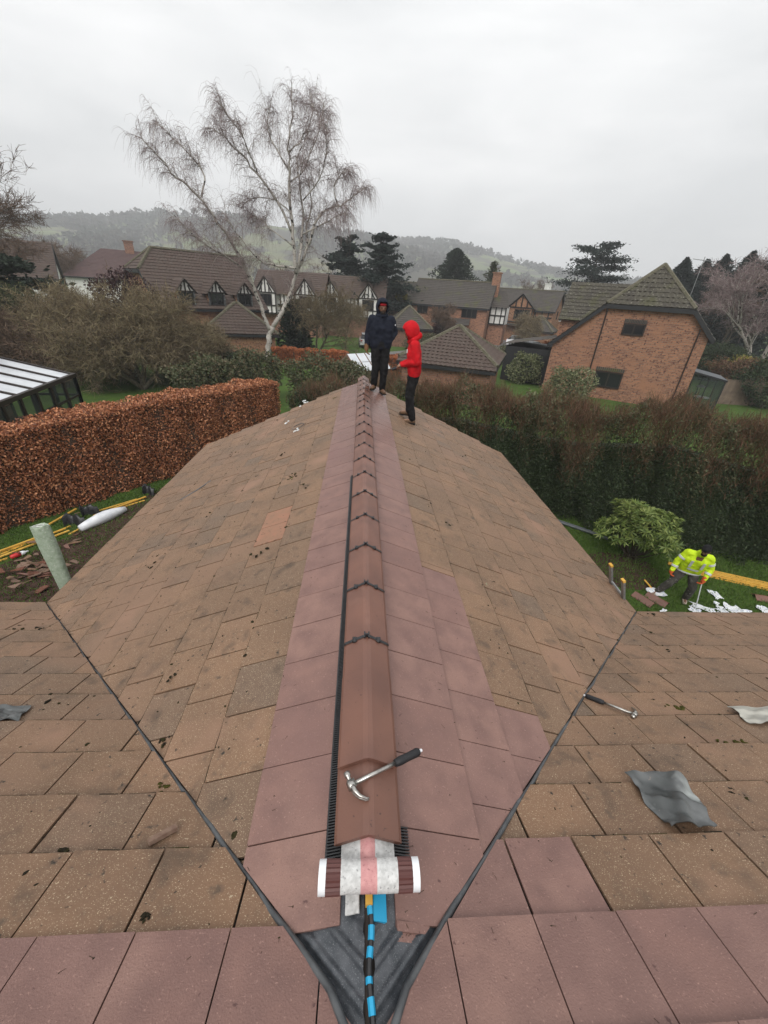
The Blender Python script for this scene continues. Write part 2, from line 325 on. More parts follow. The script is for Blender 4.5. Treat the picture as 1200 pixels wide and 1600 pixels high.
# ------------------------------------------------------------------ ground and terrain
g = MB(); n = 40; xs = np.concatenate([-np.geomspace(1500, 30, 14), np.linspace(-25, 25, 12), np.geomspace(30, 1500, 14)])
ys = np.concatenate([[-200, -60, -20], np.linspace(-5, 60, 16), np.geomspace(75, 1500, 14)])
XX, YY = np.meshgrid(xs, ys, indexing='ij'); g.grid(np.stack([XX, YY, np.zeros_like(XX)], -1)[::-1])
struct('ground', g, 'grass')
HB = [-62, -50, -43, -40, -32, -24, -14, -5, 0, 3, 6, 10, 16, 22, 27, 33, 40, 52, 62]; HH = [18, 22, 27, 35, 41, 49, 56, 58, 57, 56, 54, 50, 40, 31, 25, 22, 18, 16, 14]
def hill_h(b, r):
    h = np.interp(np.degrees(b), HB, HH); s = np.clip((r-340)/650., 0, 1); s = s*s*(3-2*s)
    s2 = np.clip((r-1000)/500., 0, 1)
    return 1.75*h*s*(1+.1*np.sin(r*.012+b*9))+2.5*np.sin(b*23+r*.01)*s-40*s2*s2-.6*(1-s)
def hxy(b, r): return np.stack([np.sin(b)*r, np.cos(b)*r, hill_h(b, r)], -1)
bb, rr = np.meshgrid(np.radians(np.linspace(-64, 64, 150)), np.linspace(300, 1400, 60), indexing='ij')
h = MB(); h.grid(hxy(bb, rr)[::-1]); struct('hill', h, 'field', smooth=True)
# woods and hedgerows on the hill
w = MB(); b_ = np.radians(RS.uniform(-60, 60, 9000)); r_ = RS.uniform(350, 1120, 9000)
msk = (np.sin(b_*13+1)+np.sin(r_*.02+b_*6)+.8*np.sin(b_*31-r_*.012)+.9*(r_/1100)) > .55
hedg = (np.abs(np.sin(r_*.016+2*np.sin(b_*5))) < .07) | (np.abs(np.sin(b_*22+r_*.0025)) < .05)
crest = (r_ > 930) & (RS.rand(9000) < .8)
k = msk | hedg | crest; b_, r_ = b_[k][:6000], r_[k][:6000]; P = hxy(b_, r_); S = RS.uniform(3.0, 6.2, len(P))*(.8+r_/1800)
for i in range(13):
    o = RS.randn(len(P), 3)*.42; o[:, 2] = RS.uniform(.0, 1.5, len(P)); d = RS.randn(len(P), 3)
    w.leaves(P+o*S[:, None], d, S*RS.uniform(.6, 1.1, len(P)), .8, rnd=np.clip(RS.rand(len(P))*.4+(np.sin(P[:, 0]*.05)+1)*.3, 0, 1))
ow = w.build('hillside_wood', 'far_wood', kind='stuff'); tag(ow, 'hazy bare woods and hedgerows on the far hillside', 'woods')
# lawn blades near the house
gb = MB()
for (x0, x1, y0, y1, nn) in ((-10.5, -4, 6, 15.5, 26000), (3.7, 11.5, 4, 11.2, 34000)):
    P = np.stack([RS.uniform(x0, x1, nn), RS.uniform(y0, y1, nn), np.full(nn, .03)], 1); d = RS.randn(nn, 3)*.45; d[:, 2] = 1
    gb.leaves(P, d, RS.uniform(.05, .11, nn), .22)
tag(gb.build('grass', 'blade', kind='stuff'), 'short wet green lawn grass beside the bungalow', 'grass')
m = MB(); pts = [at_z(*p) for p in ((-60, 1040), (-60, 905), (40, 868), (110, 838), (160, 802), (235, 772), (262, 757), (300, 760), (330, 800), (240, 950), (140, 1060))]
c = np.mean(pts, 0); ring = [np.concatenate([(np.array(p)-c)[:2]*f+c[:2], [.03*(1-f)+.008]]) for f in (1, .66, .33) for p in pts]; kk = len(pts)
m.poly([(a*kk+i, a*kk+(i+1) % kk, (a+1)*kk+(i+1) % kk, (a+1)*kk+i) for a in (0, 1) for i in range(kk)]+[tuple(range(2*kk, 3*kk))], ring)
struct('soil', m, 'soil')
m = MB(); rd = [(540, 560, 590, 590), (640, 543, 690, 556), (760, 528, 800, 540), (830, 520, 880, 530)]
a = [at_z(565, 552), at_z(620, 549), at_z(700, 541), at_z(800, 524), at_z(850, 514)]; b2 = [at_z(570, 575), at_z(650, 562), at_z(760, 556), at_z(850, 575), at_z(900, 570)]
for i in range(4): m.poly([(0, 1, 2, 3)], [a[i]+A3(0, 0, .02), b2[i]+A3(0, 0, .02), b2[i+1]+A3(0, 0, .02), a[i+1]+A3(0, 0, .02)])
struct('road', m, 'asphalt')
# ------------------------------------------------------------------ the bungalow roof
TW = .46; TM = .48; cA = 1/math.hypot(1, TW); sA = TW*cA; cM = 1/math.hypot(1, TM); sM = TM*cM
Y0 = .235; YE = 3.83; YER = 3.71; YG = 9.55; XL = 3.80; XR = 3.61
bung = thing('bungalow', 'tiled bungalow roof with a long ridge running away from the viewer', 'house', (0, 4, 0))
def clip(poly, a, b, c):                     # keep a*u+b*v<=c
    out = []
    for i in range(len(poly)):
        p, q = poly[i], poly[(i+1) % len(poly)]; dp = a*p[0]+b*p[1]-c; dq = a*q[0]+b*q[1]-c
        if dp <= 0: out.append(p)
        if dp*dq < 0: t = dp/(dp-dq); out.append((p[0]+(q[0]-p[0])*t, p[1]+(q[1]-p[1])*t))
    return out
def area(p): return abs(sum(p[i][0]*p[(i+1) % len(p)][1]-p[(i+1) % len(p)][0]*p[i][1] for i in range(len(p))))/2
ZD = .02
def wingframe(s): return A3(0, 0, 4.17-ZD), A3(0, 1, 0), A3(s*cA, 0, -sA), A3(s*sA, 0, cA)
MO, MU, MV, MN = A3(0, 0, 2.45+TM*YE-ZD), A3(1, 0, 0), A3(0, cM, -sM), A3(0, sM, cM)
# decks
def deck(name, poly, n):
    m = MB(); m.prism(poly, np.asarray(n)*.03); return m.build(name, 'felt', bung)
decks = {}
for s, X in ((-1, XL), (1, XR)):
    o, U, Vd, N = wingframe(s); yc = Y0+(YE-Y0)
    P = [o+U*y+Vd*(x/cA) for x, y in ((0, Y0-.1), (0, YG-.03), (X-.03, YG-.03), (X-.03, YE if s < 0 else YER))]
    decks[s] = deck('wing_slope', P if s < 0 else P[::-1], N)
P = [MO+MU*x+MV*(y/cM) for x, y in ((-8, -1.6), (8, -1.6), (8, YER-.03), (XR, YER-.03), (0, Y0-.05), (-XL, YE-.03), (-8, YE-.03))]
mm = MB(); V = np.array(P+[p-MN*.03 for p in P]); mm.poly([(0, 5, 6), (0, 4, 5), (0, 1, 4), (1, 3, 4), (1, 2, 3)], V[:7]); decks[0] = mm.build('main_slope', 'felt', bung)
# tiles
old, TH = [], .013
def tile(o, U, Vd, N, poly, v0, ln, new, dk, lift=0.):
    jt = RS.uniform(-.001, .005)*(1 if not new else .4)+lift; tw = RS.uniform(-.012, .012)*(1 if not new else .3)
    um = np.mean([p[0] for p in poly]); bot = [o+U*p[0]+Vd*p[1]+N*(.028*(p[1]-v0)/ln+jt+tw*(p[0]-um)) for p in poly]
    ar = sum(poly[i][0]*poly[(i+1) % len(poly)][1]-poly[(i+1) % len(poly)][0]*poly[i][1] for i in range(len(poly)))
    if ar*np.dot(np.cross(U, Vd), N) < 0: bot = bot[::-1]
    top = np.array(bot)+N*TH
    vm = max(p[1] for p in poly); tl_ = sorted([p for p in poly if p[1] > vm-.009], key=lambda p: p[0])
    tail = [o+U*p[0]+Vd*(p[1]+.001)+N*(.028*(p[1]-v0)/ln+jt+tw*(p[0]-um)+.0125) for p in tl_]
    return dict(tail=tail, top=top, N=N, new=new, dk=dk, r=RS.rand(), c=top.mean(0))
TL = []
def lay(o, U, Vd, N, tails, ln, wd, urange, clips, isnew, dk, newoff=None, widths=None):
    for k, v1 in enumerate(tails):
        v0 = v1-ln if k else max(v1-ln, .0)
        for pas in (0, 1):
            w_ = (wd, .303 if dk else .313)[pas]; off = (k % 2)*w_/2 + RS.uniform(-.01, .01)
            if pas and newoff: off = newoff(k)
            u = urange[0]+off-w_*2
            if pas and newoff: u = off-math.ceil((off-urange[0])/w_)*w_-w_
            while u < urange[1]:
                um = u+w_/2
                lim = isnew(k); ok = (u+w_ <= lim+.02) if pas else (u+w_ > lim+.03)
                if ok:
                    gap = .005 if pas else .010; j = (lambda: RS.uniform(-.0025, .0025)) if not pas else (lambda: RS.uniform(-.001, .001))
                    a, b = u+gap/2, u+w_-gap/2
                    poly = [(a, v0), (b, v0)]+[(b+(a-b)*t, v1+j()) for t in (0, .25, .5, .75, 1)]
                    for cl in clips(k)+([] if pas else [(-1, 0, -lim-.002)]): poly = clip(poly, *cl) if len(poly) > 2 else poly
                    if len(poly) > 2 and area(poly) > .004: TL.append(tile(o, U, Vd, N, poly, v0, ln, bool(pas), dk))
                u += w_
mL = (YE-Y0)/XL; mR = (YER-Y0)/XR
for s, X, g, cnt, mv in ((-1, XL, .333, 12, mL), (1, XR, .345, 11, mR)):
    o, U, Vd, N = wingframe(s); tails = [.521+g*k for k in range(cnt)]
    vj = {k: RS.uniform(-.05, .05) for k in range(30)}
    def cl(k, mv=mv, vj=vj): return [(1, 0, YG+vj[k]), (-1, mv*cA, -(Y0+.027)), (-1, 0, -.49), (0, -1, -.085)]
    def nw(k, s=s): return 99 if k == 0 else 2.74 if (s > 0 and k == 1) else 1.525 if (s > 0 and k == 2) else -99
    lay(o, U, Vd, N, tails, .42, .345, (Y0, YG), cl, nw, s, newoff=lambda k: (.772, .922, 1.525)[min(k, 2)])
tailsM = [(.212+.277*k)/cM for k in range(-4, 14)]
# left of the valley: u <= -(Y-Y0)/mL-gap ; right: u >= (Y-Y0)/mR+gap
def clipL(k): return [(1, cM/mL, Y0/mL-.024), (0, 1, YE/cM+.03)]
def clipR(k): return [(-1, cM/mR, Y0/mR-.024), (0, 1, YER/cM+.03)]
def clipT(k): return []
# courses above the valley head run straight across
ib = 4
lay(MO, MU, MV, MN, tailsM[:ib+2], .40, .362, (-7, 0), clipL, lambda k: 99, 0, newoff=lambda k: -.153-(k % 2 == 0)*.15)
lay(MO, MU, MV, MN, tailsM[:ib+2], .40, .362, (0, 7), clipR, lambda k: 99, 0, newoff=lambda k: .281-(k % 2 == 0)*.15)
def layM(sgn, cl):
    tl = tailsM[ib+2:]
    for k, v1 in enumerate(tl):
        v0 = v1-.40; w_ = .362; base = (-.463 if k % 2 == 0 else -.648) if sgn < 0 else (.9076 if k % 2 == 0 else 1.09)
        us = [base+w_*i for i in range(-22, 22)]
        if k == 0 and sgn > 0: us = [.28, .605]+[.9076+w_*i for i in range(0, 20)]
        for i, u in enumerate(us):
            b = u+w_
            isn = k == 0 and sgn > 0 and u < .9
            if isn: b = us[i+1]
            if b < -7.4 or u > 7.4: continue
            a, b = u+.005, b-.005; poly = [(a, v0), (b, v0)]+[(b+(a-b)*t, v1+RS.uniform(-.002, .002)) for t in (0, .25, .5, .75, 1)]
            for c_ in cl(0): poly = clip(poly, *c_) if len(poly) > 2 else poly
            if len(poly) > 2 and area(poly) > .004: TL.append(tile(MO, MU, MV, MN, poly, v0, .4, isn, 0))
layM(-1, clipL); layM(1, clipR)
# spare cut tiles stacked under the one right of the valley head
o, U, Vd, N = wingframe(1)
for i in range(2):
    TL.append(tile(o, U, Vd, N, clip([(.468-.022*i, .10), (.494, .10), (.494, .36), (.468-.022*i, .36)], -1, mR*cA, -(Y0+.05)), .0, 9, True, 1, lift=.004-.01*i))
def scr(P): q = P-CAM; dz = q@FW; return (600+F*(q@RT)/dz, 800-F*(q@UP)/dz, dz) if dz > .05 else (9e3, 9e3, 9e3)
for t in TL:
    x, y, dz = scr(t['c']); t['vis'] = -20 < x < 1220 and y < 1640; t['dz'] = dz
olds = sorted([t for t in TL if not t['new']], key=lambda t: (not t['vis'], t['dz'])); news = sorted([t for t in TL if t['new']], key=lambda t: (not t['vis'], t['dz']))
for t in olds[:300]+[t for t in news if t['vis']]:
    sx_, sy_, _ = scr(t['c']); sal = not t['new'] and t['dk'] == -1 and 398 < sx_ < 450 and 798 < sy_ < 850
    m = MB(); m.prism(t['top'], t['N']*TH, rnd=t['r']); m.build('new_tile' if t['new'] else 'old_tile', 'new_tile' if t['new'] else 'salmon_tile' if sal else 'old_tile', decks[t['dk']])
for nm, L in (('old_tile_field', olds[300:]), ('new_tile_field', [t for t in news if not t['vis']])):
    for dk in (-1, 0, 1):
        m = MB(); L2 = [t for t in L if t['dk'] == dk]
        for t in L2: m.prism(t['top'], t['N']*TH, rnd=t['r'])
        if L2: m.build(nm, nm[:8], decks[dk], kind='stuff')
# ridge tiles with their plastic unions
prof = [(-.128, -.078), (-.118, -.066), (-.022, -.007), (0, 0), (.022, -.007), (.118, -.066), (.128, -.078), (.118, -.088), (0, -.018), (-.118, -.088)]
def ridge_piece(name, y0, y1, z0, z1, mat='ridge_tile', sc=1., rnd=None):
    m = MB(); P = []
    for y, z in ((y0, z0), (y1, z1)): P.append([(p[0]*sc, y, z+p[1]*sc) for p in prof])
    k = len(prof); V = np.array(P[0]+P[1]); f = [(i, i+k, (i+1) % k+k, (i+1) % k) for i in range(k)]
    f += [(2, 3, 8, 9), (3, 4, 5, 8), (5, 6, 7, 8), (0, 1, 2, 9)]+[tuple(q+k for q in reversed(x)) for x in ((2, 3, 8, 9), (3, 4, 5, 8), (5, 6, 7, 8), (0, 1, 2, 9))]
    m.poly(f, V, rnd); return m.build(name, mat, decks[1])
ridge_piece('ridge_tile', .69, 1.16, 4.252, 4.262, rnd=.05)
ridge_piece('ridge_tile', .947, 1.41, 4.284, 4.272, rnd=.25, sc=1.01)
ridge_piece('ridge_tile', 1.40, 1.632, 4.27, 4.27, rnd=.2, sc=.995)
y = 1.632
i = 0
while y < YG-.1:
    e = min(y+.4685, YG+.02); ridge_piece('ridge_tile', y+.003, e-.003, 4.27+RS.uniform(-.003, .003), 4.27+RS.uniform(-.003, .003), rnd=RS.uniform(.2, .9))
    m = MB(); V = []
    for yy in (y-.010, y+.010): V += [(p[0]*1.03, yy, 4.276+p[1]*1.03) for p in prof[:7]]
    m.add(V, [(q, q+7, q+8, q+1) for q in range(6)])
    for px, zz in ((-.068, -.036), (.068, -.036)): m.box((px, y, 4.276+zz), (.026, .03, .018), Matrix.Rotation(-.55 if px > 0 else .55, 3, 'Y').transposed() if 0 else None); m.ball((px, y-.004, 4.281+zz), (.013, .02, .01), 8, 5)
    for px in (-.012, .012): m.box((px, y, 4.281), (.008, .042, .012))
    m.box((0, y, 4.284), (.028, .01, .012))
    m.build('ridge_union', 'black_plastic', decks[1]); y = e
m = MB(); m.prism([(p[0]*1.05, YG+.035, 4.272+p[1]*1.05) for p in prof[:7]]+[(.128, YG+.035, 4.1), (-.128, YG+.035, 4.1)], (0, .012, 0)); m.build('ridge_end_cap', 'ridge_tile', decks[1])
# ribbed ventilation strip under the ridge tiles
for s, y1 in ((-1, 4.2), (1, .76)):
    o, U, Vd, N = wingframe(s); m = MB()
    for yy in np.arange(.62, y1, .010): m.beam(o+U*yy+Vd*.05+N*.03, o+U*yy+Vd*(.158-.015*min(1, yy/4) if s < 0 else .16)+N*.037, .0045, .010, up=N)
    m.beam(o+U*.62+Vd*.12+N*.027, o+U*y1+Vd*.115+N*.027, .09 if s < 0 else .06, .006, up=N)
    m.build('vent_strip', 'black_plastic', decks[s])
# valley troughs and rubber beads
for s, X, mv in ((-1, XL, mL), (1, XR, mR)):
    o, U, Vd, N = wingframe(s); t = np.linspace(0, 1, 34); zz = lambda a: 4.17-TW*a
    YQ = YE if s < 0 else YER; Pv = np.array([(s*a*X, Y0+(YQ-Y0)*a, 4.17-TW*a*X) for a in t])
    Pv[:, 0] += RS.uniform(-.008, .008, 34); Pv[:, 2] += .014+.006*np.sin(t*40); Pv[0] += (s*.02, -.05, .02)
    m = MB(); m.tube(Pv, 0.0072+.005*(1-t)**2, 10); m.build('valley_bead', 'rubber', decks[s], smooth=True)
    dr = nrm(Pv[-1]-Pv[0]); m = MB()
    for q, (w_, h_) in enumerate(((.11, .0), (.055, .012))):
        pass
    a0, a1 = A3(0, Y0-.12, 4.17+.03), A3(s*X, YQ, 4.17-TW*X)
    n1 = N; n2 = MN; d1 = nrm(np.cross(n1, dr))*(-s if 0 else 1); 
    if d1[1] < 0: d1 = -d1
    d2 = nrm(np.cross(n2, dr))
    if d2[1] > 0: d2 = -d2
    V = []
    for a in (a0, a1): V += [a+d2*.045-A3(0, 0, .036), a-A3(0, 0, .036), a+d1*.045-A3(0, 0, .036)]
    m.add(V, [(0, 1, 4, 3), (1, 2, 5, 4)]); m.build('valley_trough', 'black_plastic', decks[s])
# open valley head: two ribbed trays and the blue-wrapped ridge batten
for s in (-1, 1):
    o, U, Vd, N = wingframe(s); m = MB(); mv = mL if s < 0 else mR
    nu, nv = 90, 70; P = np.zeros((nu, nv, 3))
    for i in range(nu):
        u = Y0-.06+.62*i/(nu-1)
        for j in range(nv):
            v = .012+.36*j/(nv-1); q = (u-mv*v*cA)          # distance measured across the valley
            rib = .011*min(1, max(0, math.cos((q-.12)*2*math.pi/.085)-.25)*2)*min(1, max(0, (.5-u)/.03))
            vv = min(v, max((u-Y0+.09)/(mv*cA), .012)); P[i, j] = o+U*u+Vd*vv+N*(rib+.007)
    m.grid(P if s < 0 else P[::-1]); m.build('valley_tray', 'tray', decks[s], smooth=True)
wl_ = lambda a: (.004+.005*math.sin(a*30), a, 4.166+.004*math.sin(a*25))
m = MB(); m.tube([wl_(a) for a in np.linspace(Y0-.02, .60, 14)], .009, 6); m.build('ridge_batten_wrap', 'black_plastic', decks[1])
for a, b in ((.56, .5), (.475, .44), (.425, .4), (.36, .345), (.32, .285), (.262, .225)): m = MB(); m.tube([wl_(a), wl_((a+b)/2), wl_(b)], .0105, 6); m.build('blue_tape', 'blue', decks[1])
m = MB(); m.box((.035, .53, 4.145), (.05, .09, .022), Matrix.Rotation(.42, 3, 'Y'));  m.build('blue_membrane', 'blue', decks[1])
m = MB(); m.box((-.055, .535, 4.155), (.05, .06, .008), Matrix.Rotation(-.42, 3, 'Y')); m.build('white_membrane', 'white_fabric', decks[1])
m = MB(); m.box((.001, .545, 4.17), (.024, .05, .03)); m.build('batten_end', 'batten', decks[1])
# moss and dirt on the old tiles
mo = MB(); gm = MB(); vis_old = [t for t in olds if t['vis']]
def clump(mb, p, N, r, nz=.35):
    z = N; x = nrm(np.cross(z, RS.randn(3))); yv = np.cross(z, x); mb.ball(p, (r*RS.uniform(.7, 1.5), r*RS.uniform(.5, 1), r*.45), 7, 4, np.stack([x, yv, z], 1), noise=nz)
for t in vis_old:
    left = t['dk'] == -1
    for q in range(RS.poisson(3.6 if left else 1.4)):
        i, j = RS.randint(len(t['top']), size=2); f = RS.rand(); p = t['top'][i]*f+t['top'][j]*(1-f) if RS.rand() < .45 else t['c']+(t['top'][i]-t['c'])*RS.rand()
        clump(mo, p, t['N'], RS.choice([.004, .006, .009, .014], p=[.4, .35, .18, .07]))
    if RS.rand() < .02:
        for q in range(8): clump(mo, t['c']+RS.randn(3)*A3(.05, .05, .01), t['N'], RS.uniform(.008, .02))
for t in vis_old:                             # dirt lodged in the laps and joints
    for a, b in zip(t['tail'][:-1], t['tail'][1:]):
        if RS.rand() < .82: mo.sticks([a], [b], RS.uniform(.001, .0032), RS.uniform(.001, .0032))
def spot(x, y, fr):
    if fr == 0: return on_plane(x, y, MO+MN*.03, MN), MN
    o, U, Vd, N = wingframe(fr); return on_plane(x, y, o+N*.03, N), N
for x, y, fr, nn, sp, mb in ((455, 745, -1, 24, .07, mo), (450, 750, -1, 10, .06, gm), (523, 622, -1, 14, .07, gm), (738, 735, 1, 8, .05, gm), (722, 732, 1, 6, .04, gm), (252, 1162, -1, 7, .02, mo), (256, 1226, 0, 7, .018, gm), (343, 1252, -1, 14, .025, mo), (70, 1365, 0, 6, .02, mo),
                       (230, 1430, 0, 5, .012, mo), (95, 1333, 0, 4, .012, mo), (138, 1163, 0, 4, .01, mo), (910, 1015, 1, 8, .03, mo), (1060, 1105, 0, 8, .04, gm), (1150, 1165, 0, 10, .05, gm), (1165, 1245, 0, 6, .03, mo), (1015, 985, 0, 8, .06, mo), (1100, 1010, 0, 6, .05, mo), (700, 820, 1, 6, .04, mo), (60, 985, 0, 14, .1, mo), (30, 980, 0, 8, .06, mo), (335, 800, -1, 12, .1, mo), (250, 870, -1, 10, .1, mo)):
    p, N = spot(x, y, fr)
    for q in range(nn):
        d = RS.randn(3)*sp; d -= N*(d@N); clump(mb, p+d, N, RS.uniform(.006, .016)*(.8 if sp < .03 else 1.2))
mo.build('moss', 'moss', decks[-1], kind='stuff'); gm.build('green_moss', 'green_moss', decks[1], kind='stuff')
# grit, litter and needle scraps on the new tiles
lt = MB()
for t in [t for t in news if t['vis']]:
    for q in range(RS.poisson(3)):
        i = RS.randint(len(t['top'])); p = t['c']+(t['top'][i]-t['c'])*RS.rand(); d = RS.randn(3)*.012; d -= t['N']*(d@t['N']); lt.sticks([p+t['N']*.001], [p+d+t['N']*.001], .0008, .0006)
        if RS.rand() < .4: clump(lt, p, t['N'], RS.uniform(.0015, .004))
lt.build('litter', 'moss', decks[0], kind='stuff')
# white mortar dabs, chalk marks
for i, (x, y, fr) in enumerate(((452, 660, -1), (468, 672, -1), (478, 628, -1), (474, 634, -1))):
    p, N = spot(x, y, fr); m = MB()
    for q in range(5): clump(m, p+A3(RS.uniform(-.08, .08), RS.uniform(-.1, .1), 0)*A3(1, 1, 0), N, .03)
    m.build('mortar_dab', 'mortar', decks[-1])
for x, y, fr in ((2, 1302, 0), (766, 915, 1)):
    p, N = spot(x, y, fr); m = MB(); u = nrm(np.cross(N, (0, 0, 1))); v = np.cross(N, u)
    for k in range(3):
        c = p+u*.028*math.cos(k*2.1)+v*.028*math.sin(k*2.1)-N*.006; m.tube([c+(u*math.cos(a)+v*math.sin(a))*.016 for a in np.linspace(0, 6.2, 10)], .0022, 4, cap=False)
    m.build('chalk_mark', 'chalk', decks[fr])
# eaves gutters and walls below
for s, X, y1 in ((-1, XL, YE), (1, XR, YER)):
    m = MB(); z = 4.17-TW*X-.06
    m.tube([(s*(X+.05), y1-.05, z), (s*(X+.05), YG, z)], .036, 8); m.beam((s*(X-.02), y1-.1, z-.05), (s*(X-.02), YG, z-.05), .02, .16)
    m.tube([(s*(X+.05), y1+.03, z), (s*8, y1+.03, z)], .036, 8); m.beam((s*X, y1-.03, z-.05), (s*8, y1-.03, z-.05), .02, .16)
    m.build('gutter', 'gutter', bung)
m = MB(); zg = 4.1
prof2 = [(-3.35, 0), (3.2, 0), (3.2, 2.55), (0, 4.02), (-3.35, 2.48)]
V = [(x, y, z) for y in (3.2, YG-.2) for x, z in prof2]; m.poly([(4, 3, 2, 1, 0), (5, 6, 7, 8, 9)]+[(i, (i+1) % 5, (i+1) % 5+5, i+5) for i in range(5)], V)
m.box((0, 0, 1.2), (15.6, 6.8, 2.4)); m.build('wall', 'brick0', bung, uv=True)
# ------------------------------------------------------------------ tools and bits on the roof
def frame_of(N, d):
    z = nrm(N); x = np.asarray(d, float); x = nrm(x-z*(x@z)); y = np.cross(z, x); return np.stack([x, y, z], 1)
def hammer(p0, p1, N, label, flip=1):
    """claw hammer lying flat: grip end p0, head p1"""
    p0 = np.asarray(p0, float); p1 = np.asarray(p1, float); L = np.linalg.norm(p1-p0); M = frame_of(N, p1-p0); t = thing('claw_hammer', label, 'hammer', p0)
    W_ = lambda x, y, z: p0+M@A3(x, y, z)
    m = MB(); m.tube([W_(x, 0, .014) for x in (.0, .012, .06, .1, .125)], [.013, .0185, .017, .0185, .015], 10); m.build('grip', 'grip', t, smooth=True)
    m = MB(); m.tube([W_(-.014, 0, .014), W_(.001, 0, .014)], [.006, .008], 8); m.build('grip_end', 'white_plastic', t)
    m = MB(); m.tube([W_(x, 0, .014) for x in (.12, .2, L-.01)], [.0095, .0085, .009], 10); m.build('shaft', 'steel', t, smooth=True)
    m = MB(); f = flip
    m.box(W_(L-.005, 0, .015), (.03, .03, .026), M); m.tube([W_(L-.005, f*.008, .015), W_(L-.005, f*.03, .015), W_(L-.005, f*.034, .015), W_(L-.005, f*.05, .015)], [.011, .009, .0135, .0135], 12); m.build('head', 'steel', t, smooth=True)
    m = MB()
    for q in (-.006, .006): m.tube([W_(L-.005+x, -f*y, .015+q) for x, y in ((0, .008), (-.002, .03), (-.012, .052), (-.03, .07), (-.042, .075))], [.011, .0095, .0075, .005, .0025], 8)
    m.build('claw', 'steel', t, smooth=True)
NR = nrm((.46, -.0, 1))
hp0 = A3(.225, .995, 4.228); hp1 = A3(-.075, .848, 4.25)
hammer(hp0, hp1, nrm((.1, 0, 1)), 'claw hammer with black grip lying across the near end of the ridge tiles', -1)
a = on_plane(915, 1090, MO+MN*.035, MN); b = on_plane(993, 1120, MO+MN*.035, MN)
hammer(a, b, MN, 'claw hammer with black grip lying on old tiles beside the right valley', -1)
# roll of ridge membrane
t = thing('membrane_roll', 'pink and white striped ridge membrane roll with brown pleated edges', 'membrane roll', (0, .6, 4.15))
cz, cy, rr_ = 4.236, .578, .046
def seg(name, mat, x0, x1, r, pl=0):
    m = MB(); n = 40; a = np.arange(n)*2*math.pi/n; rad = r*(1+(.05*((np.arange(n) % 2)*2-1) if pl else .012*np.sin(a*3))); V = []
    for x in np.linspace(x0, x1, 5): V += [(x, cy+rad[i]*math.cos(a[i])*(1.02+.02*math.sin(x*30)), cz+rad[i]*math.sin(a[i])*.92) for i in range(n)]
    i = np.arange(4)[:, None]*n; j = np.arange(n)[None]; k = (j+1) % n
    m.add(V, np.stack([i+j, i+n+j, i+n+k, i+k], -1).reshape(-1, 4)); m.poly([tuple(range(n)), tuple(range(5*n-1, 4*n-1, -1))], V); m.build(name, mat, t, smooth=not pl)
seg('white_band', 'white_fabric', -.098, -.03, rr_); seg('pink_band', 'pink_fabric', -.03, .026, rr_*1.004); seg('white_band', 'white_fabric', .026, .098, rr_)
for s in (-1, 1):
    a, b = sorted((s*.098, s*.148)); seg('pleated_edge', 'pleat', a, b, rr_*1.0, 1); a, b = sorted((s*.148, s*.172)); seg('adhesive_tape', 'tape', a, b, rr_*1.02)
for nm, x0, x1, mt in (('white_band', -.1, -.03, 'white_fabric'), ('pink_band', -.03, .024, 'pink_fabric'), ('white_band', .024, .098, 'white_fabric')):
    m = MB(); xs_ = np.linspace(x0, x1, 5); P = np.array([[(x, y_, 4.222-abs(x)*.58+.008*math.sin((y_-.56)/.25*math.pi)*(y_ < .7)) for x in xs_] for y_ in np.linspace(.585, .86, 8)]); m.grid(P[::-1]); m.build('membrane_sheet', mt, t, smooth=True)
# sheets of lead
def sheet(name, label, cat, quad, mat, wav=.02, lift=.05, seed=0, N=MN):
    r = np.random.RandomState(seed); n = 22; P = np.zeros((n, n, 3)); q = [on_plane(x, y, MO+MN*.045, MN) for x, y in quad]
    ph = r.rand(6)*6
    for i in range(n):
        for j in range(n):
            a, b = i/(n-1), j/(n-1); ed = min(a, b, 1-a, 1-b)
            aa = a+.035*math.sin(b*9+ph[0])*(a-.5)*2; bb_ = b+.04*math.sin(a*8+ph[1])*(b-.5)*2
            p = (q[0]*(1-aa)+q[1]*aa)*(1-bb_)+(q[3]*(1-aa)+q[2]*aa)*bb_
            w_ = wav*(math.sin(a*7+b*4+ph[2])+.6*math.sin(b*11-a*3+ph[3])+.35*math.sin(a*17+b*9+ph[4])+.3*math.sin(b*23-a*13+ph[5])); P[i, j] = p+N*(lift*.5+max(w_, -.02)+lift*(1-ed*4)*.25*math.sin(a*4+ph[5]))
    P -= N*0; base = min((P[i, j]-MO)@MN for i in range(n) for j in range(n)); P += N*(.04-base)
    m = MB(); m.grid(P); m.grid((P-N*.003)[::-1])
    o = m.build(name, mat, smooth=True); return tag(o, label, cat)
sheet('lead_sheet', 'crumpled grey lead flashing sheet lying on old tiles right of the valley', 'lead sheet', ((972, 1210), (1070, 1222), (1122, 1296), (1052, 1302)), 'lead', .02, .05, 3)
sheet('lead_offcut', 'pale lead offcut lying on old tiles at the right edge', 'lead sheet', ((1138, 1106), (1235, 1104), (1225, 1132), (1172, 1132)), 'pale_lead', .008, .02, 5)
sheet('flashing_offcut', 'small flat silver flashing offcut on old tiles at the left edge', 'lead sheet', ((-20, 1105), (50, 1102), (28, 1125), (-20, 1127)), 'lead', .004, .012, 8)
a = on_plane(232, 1316, MO+MN*.045, MN); b = on_plane(276, 1292, MO+MN*.045, MN)
m = MB(); m.beam(a, b, .026, .018, up=MN); M_ = m; o = m.build('wood_offcut', 'weathered_wood'); tag(o, 'short weathered wood offcut lying on old tiles left of the valley', 'wood')
b_ = [on_plane(x, y, MO+MN*.035, MN) for x, y in ((1180, 1126), (1200, 1120))]
